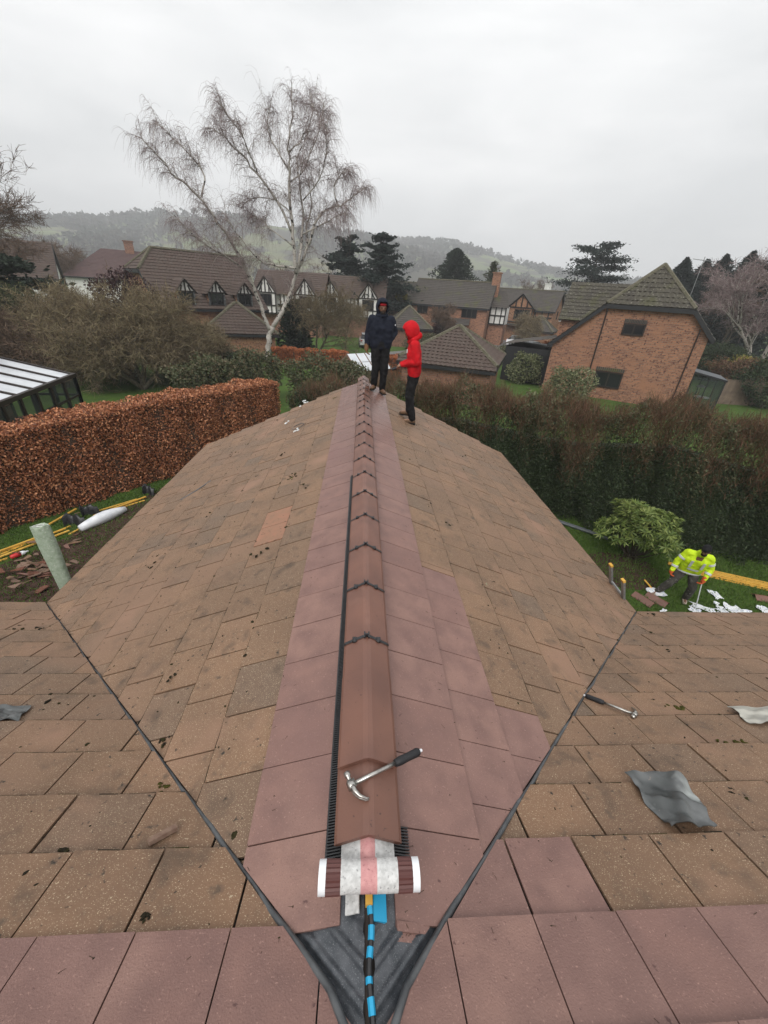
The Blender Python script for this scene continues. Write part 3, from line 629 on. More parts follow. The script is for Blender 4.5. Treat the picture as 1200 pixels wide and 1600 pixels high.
# cable ring
p, N = spot(466, 667, -1); m = MB(); u = nrm(np.cross(N, (0, 0, 1))); v = np.cross(N, u); m.tube([p+(u*math.cos(a)+v*math.sin(a))*.13+N*.012 for a in np.linspace(0, 6.28, 26)], .006, 5, cap=False); tag(m.build('cable_loop', 'rubber'), 'thin dark cable loop lying on the left roof slope', 'cable')
a, N = spot(283, 782, -1); b, _ = spot(330, 752, -1); m = MB(); m.tube([a+N*.012, (a+b)/2+N*.014+A3(.02, .01, 0), b+N*.012], .008, 6); tag(m.build('metal_rod', 'upvc_grey'), 'thin grey rod lying on the left roof slope', 'rod')
# ------------------------------------------------------------------ ladder at the right eave
t = thing('ladder', 'aluminium ladder with yellow tipped stiles leaning on the right eave', 'ladder', (5.0, 4.1, 0))
tops = [at_z(953, 880, 2.98), at_z(973, 902, 2.92)]
tops[1][0] = tops[0][0] = max(tops[0][0], 3.55); dx = A3(-.33, 0, 1)*0
feet = [A3(4.75, tops[0][1]+.02, 0), A3(4.75, tops[1][1]-.02, 0)]
tops = [A3(3.47, 4.27, 2.86), A3(3.47, 3.96, 2.84)]; feet = [A3(4.5, 4.29, 0), A3(4.5, 3.94, 0)]
for a, b in zip(feet, tops):
    m = MB(); m.beam(a, b, .028, .06, up=(0, 1, 0)); st = m.build('stile', 'aluminium', t); m = MB(); d = nrm(b-a); m.beam(b-d*.002, b+d*.03, .034, .066, up=(0, 1, 0)); m.build('end_cap', 'batten', st)
for f in np.arange(.06, .99, .085):
    m = MB(); m.tube([feet[0]+(tops[0]-feet[0])*f, feet[1]+(tops[1]-feet[1])*f], .016, 6); m.build('rung', 'aluminium', t)
# ------------------------------------------------------------------ things lying on the ground, right side
def gp(x, y, z=0.): return at_z(x, y, z)
for i, (x, y, ang, lab) in enumerate(((1005, 938, 25, 'brown angled ridge tile on the lawn, the one nearer the ladder'), (1026, 938, 31, 'brown angled ridge tile on the lawn, the one nearer the man'), (1193, 936, 75, 'brown ridge tile lying on the lawn at the right edge'))):
    c = gp(x, y); m = MB(); M = np.array(Matrix.Rotation(R(ang), 3, 'Z')); V = []
    for yy in (-.23, .23): V += [c+M@A3(p[0]*1.1, yy, p[1]*1.1+.1) for p in prof]
    k = len(prof); m.poly([(q, q+k, (q+1) % k+k, (q+1) % k) for q in range(k)]+[(2, 3, 8, 9), (3, 4, 5, 8), (5, 6, 7, 8), (0, 1, 2, 9)]+[tuple(w_+k for w_ in reversed(x_)) for x_ in ((2, 3, 8, 9), (3, 4, 5, 8), (5, 6, 7, 8), (0, 1, 2, 9))], V, .3)
    tag(m.build('ridge_tile_spare', 'ridge_tile'), lab, 'ridge tile', 'spare ridge tiles on the lawn')
def batten(a, b, lab, grp, w_=.05, h_=.025):
    m = MB(); m.beam(a, b, h_, w_, up=(0, 0, 1)) if 0 else m.beam(a, b, w_, h_, up=(0, 0, 1)); tag(m.build('timber_batten', 'batten'), lab, 'batten', grp)
a0, a1 = gp(1048, 884), gp(1230, 925); dr = nrm(a1-a0); sd = A3(-dr[1], dr[0], 0)
for i in range(9):
    k, l = i % 4, i//4; off = sd*(.085*(k-1.5)+.03*l+RS.uniform(-.01, .01))+A3(0, 0, .016+.03*l); sh = dr*RS.uniform(-.3, .3)
    batten(a0+off+sh, a0+dr*3.6+off+sh, 'long yellow roofing batten in the bundle on the right lawn', 'battens bundled on the right lawn')
a0, a1 = gp(1085, 893+22), gp(1230, 938)
# gutter length on grass
a, b = gp(862, 812, .05), gp(950, 842, .05); a = a+(a-b)*.3
t = thing('gutter_length', 'grey plastic gutter length lying on the grass below the dark hedge', 'gutter', (a[0], a[1], 0))
dr = nrm(b-a); sd = A3(-dr[1], dr[0], 0)
for nm, off in (('channel', 0), ('pipe', .1)):
    m = MB()
    if off: m.tube([a+sd*off, b+sd*off-dr*.3], .034, 8)
    else:
        an = np.linspace(math.pi, 2*math.pi, 9); P = np.array([[q+sd*math.cos(x)*.056+A3(0, 0, .056+math.sin(x)*.056-.03) for x in an] for q in (a, (a+b)/2, b)]); m.grid(P); m.grid((P-A3(0, 0, .004))[::-1])
    m.build(nm, 'upvc_grey', t)
# scraps of paper
def scrap(x, y, w_, l_, ang, lab, grp, mat='white_paper'):
    c = gp(x, y); n = 6; M = np.array(Matrix.Rotation(R(ang), 3, 'Z')); ph = RS.rand(3)*6; P = np.zeros((n, n, 3))
    for i in range(n):
        for j in range(n): u, v = (i/(n-1)-.5)*w_, (j/(n-1)-.5)*l_; P[i, j] = c+M@A3(u*(1+.2*math.sin(j+ph[0])), v*(1+.2*math.sin(i*1.3+ph[1])), .045+.01*math.sin(i*1.4+ph[2])+.01*math.sin(j*1.7+ph[0]))
    m = MB(); m.grid(P); tag(m.build('paper_scrap', mat), lab, 'paper', grp)
SCR = [(1098, 952, .22, .5, 60, 'long printed white paper strip at the feet of the man in yellow'), (1085, 957, .2, .25, 50, 'small white paper scrap beside the printed strip, nearest the eave')]
for s_ in SCR: scrap(*s_, 'paper scraps on the lawn')
for x, y, w_, l_ in ((1117, 931, .3, .2), (1118, 945, .1, .12), (1125, 952, .15, .15), (1130, 958, .22, .2), (1140, 952, .25, .25), (1148, 956, .3, .3), (1155, 960, .2, .25), (1168, 960, .2, .3), (1195, 955, .25, .3), (1126, 962, .18, .12), (1035, 957, .2, .08)):
    scrap(x, y, w_, l_, RS.uniform(0, 180), 'torn white paper scrap on the lawn behind the right eave', 'paper scraps on the lawn')
t = thing('hand_brush', 'yellow handled tool with white wrapped head on the lawn by the shrub', 'tool', gp(1025, 925)); a, b = gp(1007, 906, .12), gp(1018, 919, .05); m = MB(); m.tube([a, b], .02, 8); m.build('handle', 'batten', t)
c = gp(1025, 925, .04); m = MB(); m.ball(c, (.22, .14, .045), 14, 8, np.array(Matrix.Rotation(-.5, 3, 'Z')), noise=.15); m.build('wrapped_head', 'white_paper', t)
# ------------------------------------------------------------------ things lying on the ground, left side
t0, t1 = gp(50, 826, 1.5), None
base = gp(98, 915, 0); base = A3(-5.2, 6.1, 0); 
bz = at_z(100, 908, .55); tz = at_z(62, 822, 1.75)
t = thing('insulation_roll', 'pale green rolled sheet leaning upright beside the left eave', 'roll', (bz[0], bz[1], 0))
ax = nrm(tz-bz); g0 = bz-ax*(bz[2]/ax[2]); n = 18; a = np.arange(n)*2*math.pi/n; sd = nrm(np.cross(ax, (0, 1, 0))); fd = np.cross(ax, sd); V = []
ts = np.linspace(0, 1, 9)
for f in ts:
    p = g0+(tz-g0)*f; rx = .135+.05*f; ry = .075+.02*f
    V += [p+sd*math.cos(q)*rx*(1+.05*math.sin(q*4+f*9))+fd*math.sin(q)*ry+ax*(.03*math.sin(q*3)*(f == 1)) for q in a]
i = np.arange(8)[:, None]*n; j = np.arange(n)[None]; k = (j+1) % n; m = MB(); m.add(V, np.stack([i+j, i+k, i+n+k, i+n+j], -1).reshape(-1, 4)); m.poly([tuple(range(8*n, 9*n)), tuple(range(n-1, -1, -1))], V); m.build('rolled_sheet', 'mint', t, smooth=True)
m = MB(); p = tz; m.tube([p+ax*.012+sd*math.cos(q*1.)*.16*(.25+q/14)+fd*math.sin(q)*.085*(.25+q/14) for q in np.linspace(0, 10, 40)], .008, 4); m.build('rolled_edge', 'white_fabric', t)
LB = [((0, 867), (110, 822)), ((-5, 872), (108, 829)), ((0, 861), (60, 839)), ((-5, 878), (12, 872)), ((-10, 866), (102, 826)), ((77, 819), (119, 795)), ((108, 835), (125, 826)), ((148, 800), (214, 780)), ((146, 806), (228, 776)), ((160, 802), (226, 782))]
for i, (p, q) in enumerate(LB):
    z = .02+.026*(i % 3); batten(gp(*p, z), gp(*q, z), 'yellow roofing batten on the ground beside the copper hedge', 'battens on the left ground', .055, .028)
a, b = gp(125, 826, .1), gp(196, 795, .1); t = thing('sheet_roll', 'white plastic sheet roll lying on the soil beside yellow battens', 'roll', (a[0], a[1], 0))
ts = np.linspace(0, 1, 8); m = MB(); m.tube([a+(b-a)*f+A3(0, 0, .03*math.sin(f*3)) for f in ts], [.09, .12, .14, .16, .16, .14, .11, .07], 12); m.build('plastic_sheet', 'white_plastic', t, smooth=True)
for c, w_, h_, ang, lab in ((gp(118, 822), .5, .55, 20, 'folded black roofing felt standing on the ground by the battens'), (gp(143, 806), .4, .5, 50, 'black felt scrap lying between the felt fold and the white roll'), (gp(233, 774), .35, .3, 10, 'black felt scrap on the grass at the left eave')):
    M = np.array(Matrix.Rotation(R(ang), 3, 'Z')); P = np.array([[c+M@A3((i/6-.5)*w_, .12*math.sin(i*.9)+.18*j/5, (.02+.32*math.sin(j/5*2.4))*(.8+.2*math.sin(i*2))) for j in range(6)] for i in range(7)]); m = MB(); m.grid(P); tag(m.build('felt_piece', 'black_plastic', smooth=True), lab, 'roofing felt')
c = gp(30, 866, .06); t = thing('bottle', 'red and white plastic bottle lying on the rubble', 'bottle', (c[0], c[1], 0)); ax = nrm(gp(45, 862)-gp(18, 872))
m = MB(); m.lathe(c-ax*.17, [(.03, 0), (.055, .02), (.058, .2)], 12, ax); m.build('body', 'red_plastic', t, smooth=True); m = MB(); m.lathe(c-ax*.17, [(.058, .2), (.05, .26), (.02, .31), (.02, .35)], 12, ax); m.build('neck', 'white_plastic', t, smooth=True)
for i in range(58):
    if i < 34: x, y = RS.normal(58, 26), RS.normal(898, 13)
    else: x, y = RS.uniform(0, 170), RS.uniform(0, 1); y = 925-x*.55+RS.normal(0, 14)
    x = min(x, 118); c = gp(x, min(y, 925)); s = RS.uniform(.07, .2); k = RS.randint(4, 7); an = np.sort(RS.rand(k)*6.28); M = np.array(Matrix.Rotation(RS.uniform(-.4, .4), 3, 'X')@Matrix.Rotation(RS.uniform(-.4, .4), 3, 'Y')); hz = RS.uniform(.01, .2 if i < 34 else .04)
    m = MB(); m.prism([c+A3(0, 0, hz+.03)+M@A3(math.cos(q)*s, math.sin(q)*s*.6, 0) for q in an], M@A3(0, 0, .018)); tag(m.build('tile_fragment', ('ridge_tile', 'weathered_wood', 'old_tile')[i % 3]), 'broken brown tile fragment in the rubble on bare soil at left', 'tile fragment', 'rubble on the left soil')
# ------------------------------------------------------------------ hedges and plants near the house
def hedge_points(path, hts, thick, n, top_frac=.25, lump=.12):
    """leaf positions on the front, back, top and ends of a hedge that follows path (k,2) with heights hts"""
    path = np.asarray(path, float); hts = np.asarray(hts, float); seg = np.linalg.norm(np.diff(path, axis=0), axis=1); cum = np.concatenate([[0], np.cumsum(seg)])
    s = RS.uniform(0, cum[-1], n); x = np.interp(s, cum, path[:, 0]); y = np.interp(s, cum, path[:, 1]); h = np.interp(s, cum, hts)
    i = np.clip(np.searchsorted(cum, s)-1, 0, len(seg)-1); d = np.diff(path, axis=0)/seg[:, None]; nx, ny = -d[i, 1], d[i, 0]
    which = RS.rand(n); q = np.where(which < top_frac, RS.uniform(0, 1, n), np.where(which < .86, 0., 1.)); z = np.where(which < top_frac, 1., RS.uniform(0, 1, n)**.9)
    lmp = lump*(np.sin(s*2.3+z*5)+np.sin(s*5.1-z*3+q*4)+.7*np.sin(s*9.7+z*8))/2
    dep = np.abs(RS.randn(n))*(.1 if lump < .2 else .2)
    off = np.where(which < top_frac, q*thick, np.where(q < .5, dep-lmp, thick-dep+lmp)); zz = np.where(which < top_frac, h-dep+lmp, z*h)
    return np.stack([x+nx*off, y+ny*off, np.maximum(zz, .03)], 1), s, z, which < top_frac
def thick_core(path, hts, thick, inset=.16):
    m = MB(); path = np.asarray(path, float); V = []
    for i in range(len(path)):
        d = path[min(i+1, len(path)-1)]-path[max(i-1, 0)]; d /= np.linalg.norm(d); n_ = A3(-d[1], d[0])
        for o, z in ((inset, 0), (inset, hts[i]-inset), (thick-inset, hts[i]-inset), (thick-inset, 0)): V.append((path[i][0]+n_[0]*o, path[i][1]+n_[1]*o, z))
    k = len(path); m.poly([(i*4+j, i*4+(j+1) % 4, i*4+4+(j+1) % 4, i*4+4+j) for i in range(k-1) for j in range(4)]+[(0, 1, 2, 3), tuple(4*k-4+j for j in (3, 2, 1, 0))], V); return m
pa = [(-13.2, 3.7), (-9.15, 9.0), (-8.07, 10.55), (-6.42, 12.7), (-5.1, 14.3), (-3.35, 16.4)]; ht = [2.35, 2.45, 2.5, 2.6, 2.6, 2.62]
th = thing('beech_hedge', 'clipped copper beech hedge with dead brown leaves beside the left lawn', 'hedge', (-8, 10.6, 0))
P, s, z, tp = hedge_points(pa, ht, 1.15, 130000, .22, .09); d = RS.randn(len(P), 3); d[:, 2] -= .3
m = MB(); m.leaves(P, d, RS.uniform(.045, .095, len(P)), .62, rnd=np.clip(RS.rand(len(P)), 0, 1)); 
e = RS.rand(7000, 3); E_ = A3(-3.35, 16.4, 0)+e[:, :1]*A3(-.88, .72, 0)+A3(.72, .88, 0)*(RS.rand(7000, 1)*.15-.05); E_[:, 2] = e[:, 2]*2.6; m.leaves(E_, RS.randn(7000, 3), .075, .62); m.build('foliage', 'beech', th)
thick_core(pa, ht, 1.15, .12).build('branch_core', 'twig_brown', th)
# tall dark hedge on the right
pb = [(-2.9, 15.25), (-2.1, 14.8), (1., 13.2), (3.0, 12.3), (4.6, 11.45), (6.28, 10.56), (8.22, 9.35), (11.2, 8.1), (15, 6.6)]; hb = [2.5, 2.7, 3.2, 3.45, 3.35, 3.35, 3.8, 3.3, 2.75]
th = thing('dark_hedge', 'tall dark evergreen hedge with reddish twiggy top right of the roof', 'hedge', (7, 10.2, 0))
P, s, z, tp = hedge_points(pb, hb, 1.5, 150000, .2, .3); k = (P[:, 2] < 2.45+.35*np.sin(s*1.7)+.3*np.sin(s*4.1)+RS.randn(len(P))*.45) & ~(tp & (RS.rand(len(P)) < .75))
m = MB(); m.leaves(P[k], RS.randn(k.sum(), 3)+A3(0, 0, -.4), RS.uniform(.05, .1, k.sum()), .5, rnd=RS.rand(k.sum())); m.build('evergreen_leaves', 'laurel', th)
k2 = ~k; pk = P[k2]; gsel = RS.rand(k2.sum()) < .55+.25*np.sin(s[k2]*2.9+.5)+.15*np.sin(s[k2]*6.3+P[k2][:, 2]*3)
m = MB(); m.leaves(pk[gsel], RS.randn(gsel.sum(), 3), RS.uniform(.05, .09, gsel.sum()), .5); m.build('mixed_leaves', 'mixed', th)
q = pk[~gsel]; m = MB(); m.leaves(q[::2], RS.randn(len(q[::2]), 3), RS.uniform(.04, .08, len(q[::2])), .45, rnd=RS.rand(len(q[::2]))*.9)
dd = RS.randn(len(q), 3)*.35; dd[:, 2] = np.abs(dd[:, 2])+.5; L = RS.uniform(.1, .38, len(q))[:, None]; m.sticks(q-dd*L*.3, q+dd*L, .005, .003); m.build('red_twigs', 'twig_red', th)
thick_core(pb, [h-.5 for h in hb], 1.5, .55).build('branch_core', 'laurel', th)
# variegated and light green bushes along the hedge
def blob(name, lab, cat, c, r, n, ls, mat, grp=None, asp=.5, stem='bark', shell=.55, core=True):
    c = np.asarray(c, float); r = np.broadcast_to(np.asarray(r, float), (3,)); t = thing(name, lab, cat, (c[0], c[1], max(c[2]-r[2], 0)), 0, grp)
    d = RS.randn(n, 3); d /= np.linalg.norm(d, axis=1)[:, None]; lm = 1+.16*np.sin(d[:, 0]*5+d[:, 2]*4+c[0])+.12*np.sin(d[:, 1]*9+d[:, 0]*7+c[1]); rad = shell+(1-shell)*RS.rand(n)**.6
    P = c+d*r*(rad*lm)[:, None]; P[:, 2] = np.maximum(P[:, 2], .03); m = MB(); m.leaves(P, d+RS.randn(n, 3)*.8, ls*RS.uniform(.7, 1.3, n), asp); m.build('foliage', mat, t)
    m = MB(); zb = max(c[2]-r[2], 0)
    for q in range(5): e = c+RS.randn(3)*r*.35; m.tube([(c[0]+RS.randn()*.04*r[0], c[1]+RS.randn()*.04*r[0], zb), (c+e)/2-A3(0, 0, r[2]*.3), e], [.05*r[2]**.5, .03*r[2]**.5, .012], 5)
    m.build('stem', stem, t); return t
def dpos(x, y, d): return at_d(x, y, d)
# rhododendron
c = gp(985, 880); t = thing('rhododendron', 'bushy green rhododendron shrub on the right lawn', 'shrub', (c[0], c[1], 0)); c = c+A3(.15, .25, .95)
m = MB(); n = 330; d = RS.randn(n, 3); d /= np.linalg.norm(d, axis=1)[:, None]; d[:, 2] = np.abs(d[:, 2])*1.05-.25; T = c+d*A3(.98, .95, .85)*(.55+.45*RS.rand(n, 1)**.5)*(1+.26*np.sin(d[:, :1]*5+d[:, 2:]*4+1))
for i in range(n):
    ax = nrm(d[i]*.6+A3(0, 0, .8)+RS.randn(3)*.3); k = 9; a = np.arange(k)*2*math.pi/k+RS.rand(); u = nrm(np.cross(ax, RS.randn(3))); v = np.cross(ax, u); dr = np.cos(a)[:, None]*u+np.sin(a)[:, None]*v+ax*RS.uniform(-.25, .3); L = RS.uniform(.13, .2)
    m.leaves(T[i]+dr*L*.5, dr, L, .28, rnd=np.clip(RS.rand(k)*.6+.15*(T[i][2]-.4)/1.4, 0, .8 if RS.rand() < .93 else 1))
m.build('foliage', 'rhodo', t); m = MB()
for i in range(26): e = T[RS.randint(n)]; m.tube([(c[0]+RS.randn()*.08, c[1]+RS.randn()*.08, 0), (c[0]*.6+e[0]*.4, c[1]*.6+e[1]*.4, .3), e], [.022, .015, .006], 5)
m.build('stem', 'bark', t)
s_ = MB(); cc = gp(978, 900); s_.prism([(cc[0]+1.0*math.cos(a)*(1+.1*math.sin(3*a)), cc[1]+.25+.8*math.sin(a), .012) for a in np.linspace(0, 6.28, 18)[:-1]], (0, 0, .01)); struct('soil_bed', s_, 'soil')
# ------------------------------------------------------------------ trees
def grow(mb, p, d, L, r, lev, maxlev, spread, droop, nb, twigs, wig=.12, segs=5):
    P = [np.array(p)]; d = nrm(d)
    for i in range(segs): d = nrm(d+RS.randn(3)*wig+A3(0, 0, -droop*(i/segs))); P.append(P[-1]+d*L/segs)
    mb.tube(P, np.linspace(r, r*.45, segs+1), 6 if lev == 0 else 5 if lev == 1 else 3, cap=False)
    if lev >= maxlev:
        for f in RS.rand(twigs):
            q = P[int(f*segs)]*(1-(f*segs) % 1)+P[min(int(f*segs)+1, segs)]*((f*segs) % 1); TW_.append((q, d, L))
        return
    for k in range(nb[lev]):
        f = RS.uniform(.3, 1.); i = min(int(f*segs), segs-1); q = P[i]+(P[i+1]-P[i])*(f*segs-i); ax = RS.randn(3); ax -= d*(ax@d); nd = nrm(nrm(P[i+1]-P[i])+nrm(ax)*spread+A3(0, 0, .15))
        grow(mb, q, nd, L*RS.uniform(.5, .72), r*(1-.5*f)*.6, lev+1, maxlev, spread, droop, nb, twigs, wig*1.25, max(segs-1, 3))
TW_ = []
def bare_tree(name, lab, base, H, mat_b, mat_t, nb=(9, 6, 5), twigs=5, spread=.9, droop=.0, tl=.5, tr=.006, stems=1, grp=None, lean=(0, 0, 1), start=.35, rad=None, cat='tree', flakes=0):
    global TW_; TW_ = []; t = thing(name, lab, cat, (base[0], base[1], base[2]), 0, grp); m = MB(); rad = rad or H*.018
    for q in range(stems):
        d = nrm(A3(*lean)+RS.randn(3)*A3(.35, .35, 0)*(stems > 1)); grow(m, base, d, H*.62, rad, 0, len(nb), spread, droop, nb, twigs, .1, 6)
    m.build('trunk', mat_b, t); m = MB(); A = np.array([a for a, _, _ in TW_]); D_ = np.array([nrm(d) for _, d, _ in TW_]); n = len(A)
    for rep in range(3):
        dd = D_*.7+RS.randn(n, 3)*.6; dd /= np.linalg.norm(dd, axis=1)[:, None]; dd[:, 2] -= droop*.5; B = A+dd*(tl*RS.uniform(.4, 1.1, n))[:, None]; m.sticks(A, B, tr, tr*.6)
        dd2 = dd*.5+RS.randn(n, 3)*.6; m.sticks(B, B+dd2*(tl*.5), tr*.7, tr*.5)
    if flakes:
        for rep in range(flakes): m.leaves(A+RS.randn(n, 3)*tl*.6, RS.randn(n, 3), RS.uniform(.05, .13, n), .4)
    m.build('crown', mat_t, t); return t
# the silver birch: limbs traced from the photograph at its own distance, twigs grown around them
bz0 = gp(416, 577); BD = math.hypot(*(bz0-CAM)[:2]); t = thing('birch_tree', 'tall leaning silver birch with white trunk and drooping bare twigs', 'tree', (bz0[0], bz0[1], 0))
LIMB = [([(655, 1390), (660, 1320), (665, 1265), (678, 1232)], .22, .19, 0), ([(666, 1250), (640, 1190), (590, 1040), (540, 930), (480, 820), (400, 720), (340, 620), (250, 560), (170, 470), (105, 395)], .15, .025, -2),
        ([(345, 625), (368, 520), (300, 430), (210, 330), (105, 235)], .06, .02, 1), ([(550, 960), (470, 910), (390, 870), (320, 820), (250, 740)], .07, .02, -3), ([(678, 1235), (740, 1130), (770, 1060), (800, 950), (850, 850), (838, 760), (870, 640), (850, 520)], .17, .025, 1),
        ([(790, 985), (772, 800), (760, 650), (755, 500), (750, 400), (770, 250), (765, 110)], .13, .02, 0), ([(800, 950), (815, 800), (820, 640), (800, 520), (790, 400), (845, 270)], .1, .02, 3), ([(846, 850), (875, 750), (920, 690), (1000, 660), (1060, 620), (1110, 570)], .09, .02, 0),
        ([(985, 668), (960, 560), (1000, 490), (1045, 460)], .05, .015, 2), ([(772, 800), (700, 640), (600, 510), (530, 420), (450, 340), (385, 300)], .09, .02, 0), ([(610, 520), (565, 400), (500, 300), (445, 250)], .05, .015, -2), ([(755, 500), (690, 380), (640, 280), (660, 130)], .06, .015, 2),
        ([(790, 960), (700, 950), (620, 930), (540, 830), (480, 740)], .08, .02, -2), ([(765, 700), (690, 620), (560, 600), (500, 640)], .05, .015, 3), ([(820, 640), (900, 560), (930, 420), (920, 330)], .05, .015, -2), ([(752, 420), (830, 330), (870, 200), (850, 120)], .05, .015, 1), ([(755, 560), (830, 500), (900, 300), (915, 220)], .05, .015, -1), ([(770, 850), (660, 760), (620, 720), (560, 700)], .05, .015, 2), ([(815, 800), (900, 760), (960, 740), (1010, 720)], .05, .015, -3)]
m = MB(); nodes = []
for pts, r0, r1, dz in LIMB:
    k = len(pts); P = np.array([at_d(200+x/3., 100+y/3., BD) for x, y in pts]); vw = nrm((P[0]-CAM)*A3(1, 1, 0)); P += vw[None]*(np.linspace(0, 1, k)**1.2*dz)[:, None]
    tt = np.linspace(0, 1, k); t2 = np.linspace(0, 1, k*3-2); P2 = np.stack([np.interp(t2, tt, P[:, i]) for i in range(3)], 1); P2[1:-1] = (P2[:-2]+P2[1:-1]*2+P2[2:])/4; P2[1:-1] += RS.randn(len(P2)-2, 3)*.04
    m.tube(P2, r0+(r1-r0)*t2, 8)
    if r0 < .2 or k > 5:
        for f in np.linspace(.25, 1, int(6+k*2.4)): i = min(int(f*(len(P2)-1)), len(P2)-2); nodes.append((P2[i]+(P2[i+1]-P2[i])*RS.rand(), nrm(P2[i+1]-P2[i]), 1.15-.5*f))
m.build('trunk', 'bark_birch', t, smooth=True)
m = MB(); tw = []
for p, d, sz in nodes:
    for q in range(2):
        ax = RS.randn(3); ax -= d*(ax@d); nd = nrm(d*.7+nrm(ax)*.8+A3(0, 0, .25)); L = RS.uniform(.7, 1.7)*sz; P = [p]; dd = nd
        for i in range(5): dd = nrm(dd+RS.randn(3)*.14+A3(0, 0, -.16*i*.5)); P.append(P[-1]+dd*L/5)
        m.tube(P, np.linspace(.018, .007, 6), 3, cap=False); tw += [(P[i], dd) for i in (1, 2, 3, 4, 5) for _ in range(2)]
m.build('branch_work', 'bark_birch', t, kind='stuff')
A = np.array([a for a, _ in tw]); D_ = np.array([d for _, d in tw]); n = len(A); m = MB()
for rep in range(2):
    cur = A.copy(); dd = D_*.5+RS.randn(n, 3)*.65; L = RS.uniform(.12, .3, n)[:, None]*RS.choice([.6, 1, 1.5], n)[:, None]
    for i in range(4): dd = dd/np.linalg.norm(dd, axis=1)[:, None]; nx = cur+dd*L; m.sticks(cur, nx, .0058-.0009*i, .005-.0009*i); cur = nx; dd = dd*.7+A3(0, 0, -.52)+RS.randn(n, 3)*.1
m.build('twig_work', 'birch_twig', t, kind='stuff')
# lichen covered spreading tree beside the beech hedge, shrubs around it
b0 = gp(225, 608)
bare_tree('apple_tree', 'spreading lichen covered bare fruit tree behind the copper hedge', b0, 5.0, 'bark_lichen', 'twig_olive', (10, 8, 6), 4, 1.35, .02, .42, .010, 4, start=.2, rad=.14, flakes=1)
bare_tree('hawthorn', 'dense twiggy olive bare bush left of the gabled house', gp(120, 590), 5.0, 'bark_lichen', 'twig_olive', (9, 8, 6), 4, 1.2, .0, .42, .011, 4, rad=.11, flakes=1, cat='shrub')
bare_tree('brown_shrub', 'dense brown bare shrub behind the glazed conservatory', gp(60, 580), 3.7, 'bark', 'twig_brown', (9, 7, 5), 6, 1.2, .0, .34, .010, 5, rad=.06, cat='shrub')
bare_tree('brown_shrub', 'brown bare shrub between the conservatory and the left fruit tree', gp(10, 590), 3.8, 'bark', 'twig_brown', (9, 7, 5), 8, 1.2, .0, .34, .010, 5, rad=.06, cat='shrub')
bare_tree('hawthorn', 'twiggy olive bush in front of the brick gable with dormers', gp(262, 590), 3.3, 'bark_lichen', 'twig_olive', (9, 7, 6), 4, 1.2, .0, .4, .010, 4, rad=.08, cat='shrub')
bare_tree('hawthorn', 'twiggy olive bush between the fruit tree and the birch', gp(320, 590), 3.4, 'bark_lichen', 'twig_olive', (9, 7, 6), 4, 1.2, .0, .34, .010, 5, rad=.06, cat='shrub')
bare_tree('bare_tree', 'tall bare tree crown at the left edge of the sky', at_d(-40, 470, 46)*A3(1, 1, 0), 13, 'bark', 'twig_brown', (9, 6, 5), 6, .8, .0, .7, .016, 1)
bare_tree('bare_tree', 'slender bare sapling in front of the timbered houses', gp(540, 545), 4.6, 'bark', 'twig_olive', (9, 6, 5), 5, .9, .0, .4, .012, 1)
bare_tree('bare_tree', 'wispy bare tree in front of the timbered houses beside the birch', gp(495, 556), 6.5, 'bark_lichen', 'twig_olive', (9, 6, 5), 3, 1., .03, .5, .011, 2)
bare_tree('bare_tree', 'brown leafless tree in front of the long roofed brick house', gp(690, 540), 4.5, 'bark', 'twig_brown', (9, 6, 5), 5, 1., .0, .4, .014, 1)
bare_tree('bare_tree', 'grey leafless tree beside the timber gabled house', gp(775, 527), 6, 'bark', 'twig_brown', (9, 6, 5), 5, .9, .0, .5, .018, 1)
bare_tree('bare_tree', 'greenish leafless tree beside the wet road', gp(808, 543), 4.6, 'bark', 'twig_olive', (9, 6, 5), 5, 1., .0, .4, .016, 2)
bare_tree('bare_tree', 'bare tree with brown twigs in front of the pines behind the birch', at_d(470, 470, 75)*A3(1, 1, 0), 9, 'bark', 'twig_brown', (9, 6, 4), 5, .8, .0, .6, .018, 2)
bare_tree('bare_tree', 'pale trunked bare birch at the right edge of the picture', at_d(1193, 553, 62)*A3(1, 1, 0), 11, 'bark_birch', 'birch_twig', (8, 6, 5), 5, .6, .05, .6, .02, 2)
bare_tree('bare_tree', 'brown bare tree among the conifers behind the big brick house', at_d(1150, 480, 80)*A3(1, 1, 0), 11, 'bark', 'twig_brown', (9, 6, 5), 6, .7, .0, .7, .02, 2)
for i, (x, dd, hh, lab) in enumerate(((100, 100, 9, 'bare tree behind the far plum roofed house'), (165, 120, 9, 'bare tree on the slope above the plum roof'), (70, 140, 11, 'lone round bare tree on the left skyline slope'), (345, 95, 10, 'bare tree behind the dormer house ridge'), (835, 150, 11, 'bare tree behind the white chimneyed houses'), (965, 110, 10, 'thin bare tree between the cedar and the brick house'))):
    bare_tree('bare_tree', lab, at_d(x, 470, dd)*A3(1, 1, 0), hh, 'bark', 'twig_brown', (8, 6, 4), 6, .9, .0, .9, .03, 1)
